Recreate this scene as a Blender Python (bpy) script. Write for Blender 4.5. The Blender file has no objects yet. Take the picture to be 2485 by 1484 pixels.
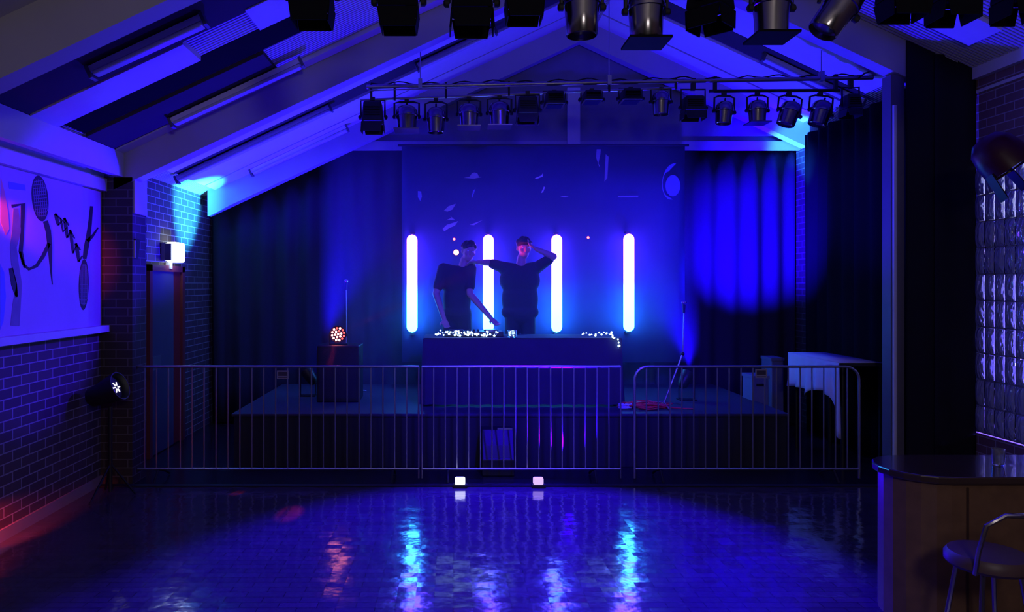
import bpy, bmesh, math, random
from mathutils import Vector, Matrix
random.seed(7)
SC = bpy.context.scene
COL = SC.collection
PI = math.pi

# ------------------------------------------------------------------ camera
F, VX, VY, CZ = 1795.0, 1100.0, 690.0, 1.9          # focal length and vanishing point in photo pixels
cd = bpy.data.cameras.new('camera'); cam = bpy.data.objects.new('camera', cd); COL.objects.link(cam)
cam.location = (0, 0, CZ); cam.rotation_euler = (PI/2, 0, 0)
cd.sensor_width = 36; cd.lens = 36*F/2485
cd.shift_x = (1242.5-VX)/2485; cd.shift_y = -(742-VY)/2485
cd.clip_start = 0.05; cd.clip_end = 100
SC.camera = cam
SC.view_settings.view_transform = 'Standard'; SC.view_settings.look = 'None'
SC.view_settings.exposure = 0.0; SC.view_settings.gamma = 1.0
SC.view_settings.use_curve_mapping = False
SC.cycles.use_denoising = True
SC.cycles.max_bounces = 6; SC.cycles.sample_clamp_indirect = 4.0
SC.cycles.caustics_reflective = False; SC.cycles.caustics_refractive = False

# ------------------------------------------------------------------ world, hall lamps, added fill and washes
wd = bpy.data.worlds.new('world'); SC.world = wd; wd.use_nodes = True
bg = wd.node_tree.nodes['Background']; bg.inputs[0].default_value = (0.03, 0.0, 1.0, 1); bg.inputs[1].default_value = 0.012

def lamp(name, typ, loc, col, power, aim=None, size=0.05, angle=60, blend=0.5):
    l = bpy.data.lights.new(name, typ); o = bpy.data.objects.new(name, l); COL.objects.link(o)
    o.location = loc; l.color = col; l.energy = power
    if typ == 'SPOT':
        l.spot_size = math.radians(angle); l.spot_blend = blend
    l.shadow_soft_size = size
    if aim is not None:
        o.rotation_euler = (Vector(aim)-Vector(loc)).to_track_quat('-Z', 'Y').to_euler()
    o['kind'] = 'helper'
    return o
BLUE = (0.014, 0.0, 1.0)
lamp('hall_fill', 'POINT', (0.9, -1.2, 3.1), (1.0, 0.90, 0.95), 105, size=0.30)          # unseen fill added behind the camera to lift the near faces
lamp('left_uplight', 'SPOT', (-1.75, 8.75, 0.95), (0.03, 0.42, 1.0), 7000, aim=(-3.3, 9.3, 2.92), angle=24, blend=0.8, size=0.04)
lamp('left_wash', 'SPOT', (-1.75, 8.70, 0.95), BLUE, 1300, aim=(-2.2, 8.2, 3.6), angle=115, blend=0.8, size=0.05)
lamp('right_uplight', 'SPOT', (2.72, 8.42, 0.95), (0.02, 0.20, 1.0), 8000, aim=(4.66, 9.85, 3.92), angle=13, blend=0.7, size=0.04)
lamp('right_wash', 'SPOT', (2.72, 8.38, 0.95), (0.012, 0.0, 1.0), 8500, aim=(4.18, 9.95, 2.72), angle=52, blend=1.0, size=0.05)
lamp('right_roof_wash', 'SPOT', (2.72, 8.34, 0.95), BLUE, 950, aim=(3.2, 7.9, 4.2), angle=110, blend=0.8, size=0.05)
lamp('near_wash', 'SPOT', (1.15, 7.30, 0.35), (0.03, 0.0, 1.0), 560, aim=(0.4, 4.2, 3.5), angle=120, blend=0.8, size=0.06)
lamp('mural_wash', 'SPOT', (1.4, 7.55, 3.62), (0.03, 0.0, 1.0), 1700, aim=(-3.35, 6.1, 2.05), angle=28, blend=0.45, size=0.06)
lamp('added_floor_wash', 'SPOT', (0.9, 7.55, 3.62), (0.02, 0.0, 1.0), 4600, aim=(0.45, 5.0, 0.0), angle=62, blend=0.4, size=0.06)  # wash added below the far bar to turn the floor blue
lamp('added_stage_wash', 'SPOT', (1.0, 4.2, 3.35), (0.02, 0.0, 1.0), 1500, aim=(0.9, 9.3, 1.2), angle=62, blend=0.7, size=0.10)  # wash added at the near bar to lift camera-facing stage surfaces
lamp('yard_lamp', 'POINT', (6.45, 6.9, 3.45), (0.85, 0.95, 1.0), 520, size=0.08)               # outdoor lamp beyond the glass blocks
lamp('block_fill_low', 'POINT', (6.45, 6.9, 1.1), (0.10, 0.06, 1.0), 1500, size=0.25)  # blue light added behind the lower glass blocks


# ------------------------------------------------------------------ helpers
def P(px, py, Y):
    return Vector(((px-VX)/F*Y, Y, CZ+(VY-py)/F*Y))
def PXp(px, py, X):                                   # point of the plane x = X seen at a pixel
    Y = F*X/(px-VX); return Vector((X, Y, CZ+(VY-py)/F*Y))

MATS = {}
def mat(name, col, rough=0.6, metal=0.0, var=0.12, scale=6.0, spec=0.5, emit=None, es=1.0, bump=0.0, trans=0.0, ior=1.45, coat=0.0):
    if name in MATS: return MATS[name]
    m = bpy.data.materials.new(name); m.use_nodes = True; nt = m.node_tree; b = nt.nodes['Principled BSDF']
    b.inputs['Roughness'].default_value = rough; b.inputs['Metallic'].default_value = metal
    b.inputs['Specular IOR Level'].default_value = spec; b.inputs['IOR'].default_value = ior
    b.inputs['Transmission Weight'].default_value = trans; b.inputs['Coat Weight'].default_value = coat
    tc = nt.nodes.new('ShaderNodeTexCoord'); nz = nt.nodes.new('ShaderNodeTexNoise')
    nz.inputs['Scale'].default_value = scale; nz.inputs['Detail'].default_value = 4
    nt.links.new(tc.outputs['Object'], nz.inputs['Vector'])
    mr = nt.nodes.new('ShaderNodeMapRange'); mr.inputs['To Min'].default_value = 1-var; mr.inputs['To Max'].default_value = 1+var
    nt.links.new(nz.outputs['Fac'], mr.inputs['Value'])
    mx = nt.nodes.new('ShaderNodeVectorMath'); mx.operation = 'SCALE'; mx.inputs[0].default_value = col[:3]
    nt.links.new(mr.outputs[0], mx.inputs['Scale']); nt.links.new(mx.outputs[0], b.inputs['Base Color'])
    if bump:
        bp = nt.nodes.new('ShaderNodeBump'); bp.inputs['Strength'].default_value = bump; bp.inputs['Distance'].default_value = 0.01
        nt.links.new(nz.outputs['Fac'], bp.inputs['Height']); nt.links.new(bp.outputs[0], b.inputs['Normal'])
    if emit:
        b.inputs['Emission Color'].default_value = (*emit, 1); b.inputs['Emission Strength'].default_value = es
    MATS[name] = m; return m

def brick_mat(name, c1, c2, mortar, axis='Y', rough=0.7):
    if name in MATS: return MATS[name]
    m = bpy.data.materials.new(name); m.use_nodes = True; nt = m.node_tree; b = nt.nodes['Principled BSDF']
    tc = nt.nodes.new('ShaderNodeTexCoord'); sp = nt.nodes.new('ShaderNodeSeparateXYZ'); cb = nt.nodes.new('ShaderNodeCombineXYZ')
    nt.links.new(tc.outputs['Object'], sp.inputs[0])
    if axis == 'XY':
        ad = nt.nodes.new('ShaderNodeMath'); ad.operation = 'ADD'
        nt.links.new(sp.outputs[0], ad.inputs[0]); nt.links.new(sp.outputs[1], ad.inputs[1]); nt.links.new(ad.outputs[0], cb.inputs[0])
    else:
        nt.links.new(sp.outputs[{'X': 0, 'Y': 1}[axis]], cb.inputs[0])
    nt.links.new(sp.outputs[2], cb.inputs[1])
    br = nt.nodes.new('ShaderNodeTexBrick'); br.inputs['Scale'].default_value = 1.0
    br.inputs['Brick Width'].default_value = 0.225; br.inputs['Row Height'].default_value = 0.08
    br.inputs['Mortar Size'].default_value = 0.006; br.inputs['Mortar Smooth'].default_value = 0.3
    br.inputs['Color1'].default_value = (*c1, 1); br.inputs['Color2'].default_value = (*c2, 1); br.inputs['Mortar'].default_value = (*mortar, 1)
    nt.links.new(cb.outputs[0], br.inputs['Vector']); nt.links.new(br.outputs['Color'], b.inputs['Base Color'])
    bp = nt.nodes.new('ShaderNodeBump'); bp.inputs['Strength'].default_value = 0.6; bp.inputs['Distance'].default_value = 0.006; bp.invert = True
    nt.links.new(br.outputs['Fac'], bp.inputs['Height']); nt.links.new(bp.outputs[0], b.inputs['Normal'])
    b.inputs['Roughness'].default_value = rough
    MATS[name] = m; return m

def floor_mat():
    m = bpy.data.materials.new('parquet_floor'); m.use_nodes = True; nt = m.node_tree; b = nt.nodes['Principled BSDF']; b.inputs['IOR'].default_value = 1.8
    tc = nt.nodes.new('ShaderNodeTexCoord')
    br = nt.nodes.new('ShaderNodeTexBrick'); br.inputs['Scale'].default_value = 1.0
    br.inputs['Brick Width'].default_value = 0.23; br.inputs['Row Height'].default_value = 0.075
    br.inputs['Mortar Size'].default_value = 0.002; br.offset = 0.5
    br.inputs['Color1'].default_value = (0.080, 0.062, 0.068, 1); br.inputs['Color2'].default_value = (0.060, 0.046, 0.052, 1); br.inputs['Mortar'].default_value = (0.01, 0.008, 0.006, 1)
    nt.links.new(tc.outputs['Object'], br.inputs['Vector']); nt.links.new(br.outputs['Color'], b.inputs['Base Color'])
    # each block lies a hair out of level
    mp = nt.nodes.new('ShaderNodeVectorMath'); mp.operation = 'SNAP'; mp.inputs[1].default_value = (0.115, 0.075, 1)
    nt.links.new(tc.outputs['Object'], mp.inputs[0])
    wn = nt.nodes.new('ShaderNodeTexWhiteNoise'); wn.noise_dimensions = '3D'; nt.links.new(mp.outputs[0], wn.inputs['Vector'])
    sb = nt.nodes.new('ShaderNodeVectorMath'); sb.operation = 'SUBTRACT'; sb.inputs[1].default_value = (0.5, 0.5, 0.5); nt.links.new(wn.outputs['Color'], sb.inputs[0])
    sc = nt.nodes.new('ShaderNodeVectorMath'); sc.operation = 'MULTIPLY'; sc.inputs[1].default_value = (0.038, 0.038, 0); nt.links.new(sb.outputs[0], sc.inputs[0])
    nz = nt.nodes.new('ShaderNodeTexNoise'); nz.inputs['Scale'].default_value = 9; nt.links.new(tc.outputs['Object'], nz.inputs['Vector'])
    bp = nt.nodes.new('ShaderNodeBump'); bp.inputs['Strength'].default_value = 0.12; bp.inputs['Distance'].default_value = 0.02
    nt.links.new(nz.outputs['Fac'], bp.inputs['Height'])
    ad = nt.nodes.new('ShaderNodeVectorMath'); ad.operation = 'ADD'; nt.links.new(bp.outputs[0], ad.inputs[0]); nt.links.new(sc.outputs[0], ad.inputs[1])
    nm = nt.nodes.new('ShaderNodeVectorMath'); nm.operation = 'NORMALIZE'; nt.links.new(ad.outputs[0], nm.inputs[0]); nt.links.new(nm.outputs[0], b.inputs['Normal'])
    rr = nt.nodes.new('ShaderNodeMapRange'); rr.inputs['To Min'].default_value = 0.08; rr.inputs['To Max'].default_value = 0.17
    nt.links.new(nz.outputs['Fac'], rr.inputs['Value']); nt.links.new(rr.outputs[0], b.inputs['Roughness'])
    return m

class MB:
    def __init__(s): s.v = []; s.f = []; s.m = []; s.cm = 0
    def add(s, vs, fs):
        k = len(s.v); s.v += [tuple(v) for v in vs]
        for f in fs: s.f.append([i+k for i in f]); s.m.append(s.cm)
        return s
    def box(s, x0, x1, y0, y1, z0, z1):
        vs = [(x, y, z) for z in (z0, z1) for y in (y0, y1) for x in (x0, x1)]
        return s.add(vs, [(0,2,3,1), (4,5,7,6), (0,1,5,4), (2,6,7,3), (0,4,6,2), (1,3,7,5)])
    def hexa(s, pts):                                  # 8 points, order as box
        return s.add(pts, [(0,2,3,1), (4,5,7,6), (0,1,5,4), (2,6,7,3), (0,4,6,2), (1,3,7,5)])
    def bar(s, p0, p1, w, h, up=(0,0,1)):              # rectangular bar between two points
        p0, p1 = Vector(p0), Vector(p1); d = (p1-p0).normalized(); a = d.cross(Vector(up))
        if a.length < 1e-4: a = d.cross(Vector((0,1,0)))
        a.normalize(); b = a.cross(d)
        vs = [p+a*(w/2*i)+b*(h/2*j) for j in (-1,1) for p in (p0,p1) for i in (-1,1)]
        return s.hexa(vs)
    def tube(s, pts, r, seg=10, caps=True):            # round tube along points; r may be a list
        pts = [Vector(p) for p in pts]; n = len(pts); rs = r if isinstance(r, (list, tuple)) else [r]*n
        k = len(s.v); prev = None
        for i, p in enumerate(pts):
            d = (pts[min(i+1,n-1)]-pts[max(i-1,0)])
            d = d.normalized() if d.length > 1e-9 else Vector((0,0,1))
            if prev is None:
                a = d.cross(Vector((0,0,1)));
                if a.length < 1e-3: a = d.cross(Vector((0,1,0)))
            else: a = prev - d*prev.dot(d)
            a.normalize(); prev = a; b = d.cross(a)
            for j in range(seg):
                t = 2*PI*j/seg; s.v.append(tuple(p+(a*math.cos(t)+b*math.sin(t))*rs[i]))
        for i in range(n-1):
            for j in range(seg):
                s.f.append([k+i*seg+j, k+i*seg+(j+1)%seg, k+(i+1)*seg+(j+1)%seg, k+(i+1)*seg+j]); s.m.append(s.cm)
        if caps:
            s.f.append([k+j for j in range(seg)][::-1]); s.m.append(s.cm)
            s.f.append([k+(n-1)*seg+j for j in range(seg)]); s.m.append(s.cm)
        return s
    def lathe(s, prof, M=None, seg=24, cap=True):      # profile (r, z), spun about local z, moved by M
        M = M or Matrix(); k = len(s.v); n = len(prof)
        for r, z in prof:
            for j in range(seg):
                t = 2*PI*j/seg; s.v.append(tuple(M @ Vector((r*math.cos(t), r*math.sin(t), z))))
        for i in range(n-1):
            for j in range(seg):
                s.f.append([k+i*seg+j, k+i*seg+(j+1)%seg, k+(i+1)*seg+(j+1)%seg, k+(i+1)*seg+j]); s.m.append(s.cm)
        if cap:
            if prof[0][0] > 1e-5: s.f.append([k+j for j in range(seg)][::-1]); s.m.append(s.cm)
            if prof[-1][0] > 1e-5: s.f.append([k+(n-1)*seg+j for j in range(seg)]); s.m.append(s.cm)
        return s
    def ball(s, c, r, seg=16, rings=10):
        c = Vector(c); r = (r,)*3 if not isinstance(r, (list, tuple)) else r
        M = Matrix.Translation(c) @ Matrix.Diagonal((*r, 1))
        return s.lathe([(max(math.sin(PI*i/rings), 1e-4 if 0 < i < rings else 2e-5), -math.cos(PI*i/rings)) for i in range(rings+1)], M, seg, cap=False)
    def prism(s, poly, off):                           # closed 3D polygon pushed by off
        off = Vector(off); n = len(poly); k = len(s.v)
        s.v += [tuple(p) for p in poly]+[tuple(Vector(p)+off) for p in poly]
        s.f.append([k+i for i in range(n)]); s.f.append([k+n+i for i in range(n)][::-1]); s.m += [s.cm]*2
        for i in range(n):
            j = (i+1) % n; s.f.append([k+i, k+n+i, k+n+j, k+j]); s.m.append(s.cm)
        return s
    def xf(s, M, k=0):
        for i in range(k, len(s.v)): s.v[i] = tuple(M @ Vector(s.v[i]))
        return s
    def build(s, name, m, parent=None, smooth=False, bevel=0):
        me = bpy.data.meshes.new(name)
        off = Vector((0,0,0)); q = parent
        while q is not None: off += q.location; q = q.parent
        me.from_pydata([tuple(Vector(v)-off) for v in s.v], [], s.f); me.validate()
        ms = m if isinstance(m, (list, tuple)) else [m]
        for x in ms: me.materials.append(x)
        if len(ms) > 1:
            for p, i in zip(me.polygons, s.m): p.material_index = i
        b = bmesh.new(); b.from_mesh(me); bmesh.ops.recalc_face_normals(b, faces=b.faces)
        b.to_mesh(me); b.free()
        if smooth:
            for p in me.polygons: p.use_smooth = True
            me.set_sharp_from_angle(angle=math.radians(40))
        o = bpy.data.objects.new(name, me); COL.objects.link(o)
        if parent is not None: o.parent = parent
        if bevel:
            md = o.modifiers.new('bevel', 'BEVEL'); md.width = bevel; md.segments = 2; md.limit_method = 'ANGLE'
        return o

def tag(o, label, cat, group=None):
    o['label'] = label; o['category'] = cat
    if group: o['group'] = group
    return o
def thing(name, label, cat, loc=(0,0,0), group=None):
    o = bpy.data.objects.new(name, None); COL.objects.link(o); o.location = loc; o.empty_display_size = 0.1
    return tag(o, label, cat, group)
def struct(o):
    o['kind'] = 'structure'; return o
def dup(root, loc, label, rot=None, group=None):
    r = root.copy(); COL.objects.link(r); r.location = loc; r['label'] = label
    if rot is not None: r.rotation_euler = rot
    if group: r['group'] = group
    for ch in list(root.children):
        c = ch.copy(); COL.objects.link(c); c.parent = r
        for g in ch.children:
            d = g.copy(); COL.objects.link(d); d.parent = c
    return r

# ------------------------------------------------------------------ materials
PALE = mat('pale_paint', (0.62, 0.60, 0.58), 0.55, var=0.06)
GREYP = mat('grey_timber', (0.42, 0.40, 0.40), 0.6, var=0.08, scale=3)
DECK = mat('ceiling_deck', (0.50, 0.48, 0.50), 0.6, var=0.06)
BOARD = mat('shade_board', (0.055, 0.048, 0.048), 0.8, var=.15, scale=3, spec=.1)  # dark tone put in for roof faces the blue light misses
SHADEP = mat('shade_strip', (0.008, 0.008, 0.009), 0.9, spec=.05)  # near-black, stands in for shade on the roof boarding
MATT = mat('matt_black', (0.004, 0.004, 0.005), 0.8, spec=.15)
BLACK = mat('black_metal', (0.012, 0.012, 0.014), 0.45)
BLACKC = mat('black_cloth', (0.016, 0.015, 0.022), 0.95, bump=0.2, scale=60, spec=0.1)
CURT = mat('stage_curtain', (0.034, 0.030, 0.055), 0.95, bump=0.2, scale=60, spec=0.1)
STEEL = mat('galvanised_steel', (0.45, 0.46, 0.48), 0.35, metal=0.9, var=0.15, scale=30)
CHROME = mat('polished_metal', (0.55, 0.52, 0.48), 0.18, metal=1.0)
CAN = mat('lamp_can_metal', (0.30, 0.28, 0.27), 0.22, metal=1.0)
WHITE = mat('white_plastic', (0.75, 0.75, 0.75), 0.4)
CLEAR = mat('clear_diffuser', (0.55, 0.55, 0.58), 0.25, var=0.05)
WOOD = mat('brown_wood', (0.16, 0.085, 0.045), 0.4, var=0.35, scale=14)
RUBBER = mat('black_rubber', (0.01, 0.01, 0.01), 0.7)
BRICK_L = brick_mat('brick_left', (0.11, 0.07, 0.065), (0.08, 0.05, 0.05), (0.34, 0.31, 0.30), 'Y')
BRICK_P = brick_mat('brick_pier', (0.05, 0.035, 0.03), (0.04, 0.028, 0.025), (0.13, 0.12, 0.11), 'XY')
BRICK_R = brick_mat('brick_right', (0.20, 0.11, 0.11), (0.17, 0.09, 0.09), (0.36, 0.30, 0.32), 'Y')

# ------------------------------------------------------------------ the room
XL, XR, YF = -3.35, 4.95, 7.03
RX = 1.68
def under(X): return 5.10-0.468*abs(X-RX)               # underside of the rafters
def deck(X): return under(X)+0.35                       # ceiling boards
struct(MB().box(XL-.2, XR+.2, -6, YF-.05, -.12, 0).build('floor', floor_mat()))
back_floor = mat('stage_end_floor', (0.02, 0.018, 0.022), 0.22, bump=0.1, scale=8)
struct(MB().box(XL-.2, XR+.2, YF-.05, 10.6, -.12, -.002).build('floor', back_floor))
struct(MB().box(XL+.01, XR-.01, YF-.08, YF-.02, -.01, .012).build('trim_1', RUBBER))
# side walls
struct(MB().box(XL-.15, XL, -6, 10.6, 0, 3.15).build('wall_left', BRICK_L))
struct(MB().box(XR, XR+.15, 7.18, 10.6, 0, 3.95).box(XR, XR+.15, -6, 5.6, 0, 3.95).box(XR, XR+.15, 5.6, 7.18, 3.0, 3.95).box(XR, XR+.15, 5.6, 7.18, 0, .5).build('wall_right', BRICK_R))
gable = [Vector((XL, 10.3, 0)), Vector((XR, 10.3, 0)), Vector((XR, 10.3, deck(XR))), Vector((RX, 10.3, deck(RX))), Vector((XL, 10.3, deck(XL)))]
struct(MB().prism(gable, (0, .15, 0)).build('wall_back', mat('back_wall_paint', (0.10, 0.095, 0.12), 0.8)))
bul = [Vector((XL, 9.95, 3.78)), Vector((XR, 9.95, 3.78)), Vector((XR, 9.95, deck(XR))), Vector((RX, 9.95, deck(RX))), Vector((-1.9, 9.95, deck(-1.9)))]
bul = [Vector((RX-(5.45-3.78)/.468, 9.95, 3.78)), Vector((XR, 9.95, 3.78)), Vector((XR, 9.95, deck(XR))), Vector((RX, 9.95, deck(RX)))]
struct(MB().prism(bul, (0, .06, 0)).build('wall_gable', mat('gable_boarding', (0.22, 0.21, 0.26), 0.7)))
struct(MB().box(-1.85, XR-.02, 9.91, 9.955, 3.70, 3.82).build('trim_2', GREYP))
struct(MB().box(P(1376,0,9.9).x, P(1406,0,9.9).x, 9.84, 9.90, 3.76, 4.52).build('trim_3', PALE))
# roof boarding with ribs that run up the slope
for side in (-1, 1):
    b = MB()
    xe = XL-.1 if side < 0 else XR+.1
    def roofbox(y0, y1, d0, d1, x0=RX, x1=xe):
        pts = [(x, y, deck(x)+d) for d in (d0, d1) for y in (y0, y1) for x in (x0, x1)]
        b.hexa([Vector(p) for p in pts])
    roofbox(-6, 10.45, .02, .10)
    roofbox(-6, 4.4, 0, .021)
    y = 4.42
    while y < 9.95:
        roofbox(y, y+.024, -.012, .021); y += .042
    struct(b.build('ceiling', DECK))
def slope_box(name, m, x0, x1, y0, y1, d0, d1, kind=True):
    b = MB().hexa([Vector((x, y, deck(x)+d)) for d in (d0, d1) for y in (y0, y1) for x in (x0, x1)])
    o = b.build(name, m); return struct(o) if kind else o
# smooth boards fixed under the ribs (left slope, then their twins on the right)
XE = -3.13
slope_box('ceiling_board', BOARD, XE, RX, 4.75, 5.45, -.045, -.010)
slope_box('ceiling_panel', PALE, XE, -2.00, 5.47, 5.86, -.055, -.012)
slope_box('ceiling_panel', PALE, -1.52, RX-.2, 5.40, 5.82, -.055, -.012)
slope_box('ceiling_shade_strip', SHADEP, XE, -1.15, 5.87, 6.28, -.016, -.006)  # thin dark slab painted as the shaded strip of boarding
slope_box('ceiling_board', BOARD, XE, -1.62, 6.30, 6.84, -.045, -.010)
slope_box('ceiling_panel', PALE, XE, RX-.2, 6.86, 7.03, -.055, -.012)
slope_box('ceiling_panel', PALE, XE, RX-.2, 7.60, 8.25, -.055, -.012)
slope_box('ceiling_board', BOARD, XE, RX-.2, 8.28, 8.62, -.045, -.010)
slope_box('ceiling_panel', PALE, XE, RX-.2, 8.70, 9.30, -.055, -.012)
slope_box('ceiling_panel', PALE, XE, RX-.2, 9.34, 9.72, -.055, -.012)
for y0, y1 in ((5.40, 5.82), (6.20, 6.60), (7.60, 8.25), (8.70, 9.30), (9.34, 9.72)):
    slope_box('ceiling_panel', PALE, RX+.2, 4.6, y0, y1, -.055, -.012)
for y0, y1 in ((4.75, 5.36), (8.28, 8.62)):
    slope_box('ceiling_board', BOARD, RX+.2, 4.6, y0, y1, -.045, -.010)
# portal rafters
def rafter(y0, y1):
    b = MB()
    for xa in (XE-.1, XR-.02):
        pts = [(x, y, z) for z in (0, 1) for y in (y0, y1) for x in (RX, xa)]
        b.hexa([Vector((x, y, (deck(x)+.01) if z else under(x))) for x, y, z in pts])
    struct(b.build('ceiling_rafter', GREYP))
rafter(4.27, 4.44); rafter(7.03, 7.20); rafter(9.72, 9.88)
# eaves beam, head trim, ledge on the left; wall plate on the right
struct(MB().box(XE-.07, XE, -2, YF, 2.92, 3.15).build('trim_4', PALE))
struct(MB().box(XL, XL+.06, -2, YF, 2.785, 2.905).box(XL, XL+.03, -2, YF, 2.905, 3.15).build('trim_5', PALE))
struct(MB().box(XL, XL+.09, -2, YF, 1.455, 1.515).build('trim_6', PALE))
struct(MB().box(XL, XL+.018, -2, YF, 0, .09).build('baseboard_left', mat('glossy_skirting', (0.30, 0.26, 0.25), 0.25)))
struct(MB().box(XR-.06, XR, -2, YF-.03, 3.83, 3.95).box(XR-.02, XR, -2, YF-.03, 3.70, 3.73).build('trim_7', PALE))
# left pier, right post, rear right pier
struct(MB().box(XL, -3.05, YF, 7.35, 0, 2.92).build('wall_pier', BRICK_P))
struct(MB().box(-3.052, -3.035, 7.05, 7.33, 2.58, 2.93).build('trim_8', PALE))
POST = mat('post_paint', (0.13, 0.12, 0.14), 0.5)
struct(MB().box(4.17, 4.30, 7.05, 7.19, 0, 3.90).build('wall_post', POST))
struct(MB().box(4.30, 4.56, 7.0, 7.03, 0, 4.24).build('wall_post', BLACKC))
struct(MB().tube([(4.19, 7.02, 0), (4.19, 7.02, 3.6)], .020, 8).build('trim_9', PALE, smooth=True))
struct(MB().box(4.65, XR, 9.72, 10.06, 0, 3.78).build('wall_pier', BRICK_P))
# door in the left wall
fr = struct(MB().box(XL-.01, XL+.05, 8.05, 8.12, 0, 2.12).box(XL-.01, XL+.05, 9.02, 9.10, 0, 2.12).box(XL-.01, XL+.05, 8.05, 9.10, 2.05, 2.12).build('door_1', mat('door_frame', (0.20, 0.04, 0.035), 0.4)))
MB().box(XL-.005, XL+.03, 8.12, 8.78, .01, 2.05).build('door_leaf', mat('door_paint', (0.08, 0.09, 0.11), 0.35), fr)
MB().box(XL+.03, XL+.036, 8.16, 8.40, .95, 1.10).build('push_plate', STEEL, fr)
MB().box(XL-.005, XL+.02, 8.78, 9.02, .01, 2.05).build('side_leaf', mat('door_red', (0.22, 0.02, 0.02), 0.4), fr)
# glass block window in the right wall
GB = bpy.data.materials.new('glass_block'); GB.use_nodes = True
nt = GB.node_tree; b = nt.nodes['Principled BSDF']
b.inputs['Base Color'].default_value = (0.72, 0.80, 0.9, 1); b.inputs['Roughness'].default_value = 0.05; b.inputs['Transmission Weight'].default_value = 0.6; b.inputs['IOR'].default_value = 1.5
tc = nt.nodes.new('ShaderNodeTexCoord'); wv = nt.nodes.new('ShaderNodeTexNoise'); wv.inputs['Scale'].default_value = 22; wv.inputs['Detail'].default_value = 1
mp = nt.nodes.new('ShaderNodeMapping'); mp.inputs['Scale'].default_value = (1, 1.6, .7); nt.links.new(tc.outputs['Object'], mp.inputs[0]); nt.links.new(mp.outputs[0], wv.inputs['Vector'])
bp = nt.nodes.new('ShaderNodeBump'); bp.inputs['Strength'].default_value = 0.9; bp.inputs['Distance'].default_value = 0.02
nt.links.new(wv.outputs['Fac'], bp.inputs['Height']); nt.links.new(bp.outputs[0], b.inputs['Normal'])
w = MB(); y0, z0, nc, nr, dy, dz = 5.62, .52, 12, 10, .125, .246
for i in range(nc):
    for j in range(nr):
        a, c = y0+i*dy+.006, z0+j*dz+.007; e, g = a+dy-.012, c+dz-.014
        N = 7; vs = []
        ph = random.random()*6
        for q in range(N+1):
            for p in range(N+1):
                u, v = p/N*2-1, q/N*2-1
                h = .016+.020*(1-u**4)*(1-v**4)+.003*math.sin(u*7+ph)*(1-u*u)*(1-v*v)
                vs.append((XR-h, a+(e-a)*p/N, c+(g-c)*q/N))
        w.add(vs, [(q*(N+1)+p, q*(N+1)+p+1, (q+1)*(N+1)+p+1, (q+1)*(N+1)+p) for q in range(N) for p in range(N)])
        w.add([(XR+.02, a, c), (XR+.02, e, c), (XR+.02, e, g), (XR+.02, a, g)], [(3, 2, 1, 0)])
win = struct(w.build('window_1', GB, smooth=True))
g = MB()
for i in range(nc+1): g.box(XR-.006, XR+.03, y0+i*dy-.006, y0+i*dy+.006, z0, z0+nr*dz)
for j in range(nr+1): g.box(XR-.006, XR+.03, y0, y0+nc*dy, z0+j*dz-.007, z0+j*dz+.007)
g.build('mortar_grid', mat('mortar', (0.30, 0.30, 0.34), 0.7), win)
MB().box(XR-.03, XR+.05, y0+nc*dy+.006, 7.20, .46, 3.02).build('window_jamb', PALE, win)

struct(MB().box(7.0, 7.1, 3.5, 11, -.1, 4.6).build('wall_reflector', mat('reflector_wall', (.6,.6,.6), .8, var=.35, scale=3)))  # unseen pale wall added so lamplight shows through the glass blocks
struct(MB().box(5.1, 7.0, 3.5, 11, -.12, 0).build('floor_outside', mat('yard_ground', (.2,.2,.2), .9)))
# ------------------------------------------------------------------ curtains
def drape(name, label, p0, p1, z0, z1, m, amp=.045, pitch=.30, group='black stage curtains', hemf=None):
    p0, p1 = Vector(p0), Vector(p1); L = (p1-p0).length; d = (p1-p0).normalized(); nrm = Vector((-d.y, d.x, 0))
    n = max(8, int(L/pitch*8)); b = MB(); rows = 6; ph = random.random()*6; vs = []
    for r in range(rows+1):
        f = r/rows
        for i in range(n+1):
            t = i/n*L; o = amp*(math.sin(2*PI*t/pitch+ph+.5*math.sin(t*3+f))+.35*math.sin(2*PI*t/pitch/2.7+1+f*.6))*(.75+.25*(1-f))
            q = p0+d*t+nrm*o; zt = z1(q.x) if callable(z1) else z1; vs.append((q.x, q.y, z0+(zt-z0)*f))
    fs = [(r*(n+1)+i, r*(n+1)+i+1, (r+1)*(n+1)+i+1, (r+1)*(n+1)+i) for r in range(rows) for i in range(n)]
    o = b.add(vs, fs).build(name, m, smooth=True)
    sd = o.modifiers.new('solid', 'SOLIDIFY'); sd.thickness = .006
    return tag(o, label, 'curtain', group)
drape('stage_curtain', 'wide black curtain behind the painted backdrop, its left top edge sloping with the roof', (-3.30, 10.12, 0), (2.70, 10.12, 0), .02, lambda x: min(under(x)+.12, 3.80), CURT)
drape('stage_curtain', 'black curtain at the back, lit blue beside the brick corner pier', (2.75, 10.05, 0), (4.63, 10.05, 0), .02, 3.76, CURT)
drape('stage_curtain', 'black curtain along the right side wall behind the draped table', (4.55, 7.35, 0), (4.58, 9.66, 0), .02, 3.85, mat('side_curtain', (.007,.007,.010), .95, spec=.05))
drape('stage_curtain', 'black curtain leg between the pale post and the glass block window', (4.54, 6.985, 0), (4.93, 6.985, 0), .02, 4.07, BLACKC, amp=.012)

# ------------------------------------------------------------------ stage
SZ, SY = .557, 7.70
st = struct(MB().box(-2.31, 3.50, SY, 10.0, SZ-.03, SZ).build('floor_stage', mat('stage_deck', (0.05, 0.045, 0.07), 0.6, bump=0.05, scale=20, spec=.25), bevel=.006))
st2 = MB().box(-2.29, 3.48, SY+.02, 10.0, 0, SZ-.03).build('stage_front', mat('stage_front_paint', (0.02, 0.02, 0.025), 0.7), st)

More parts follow.
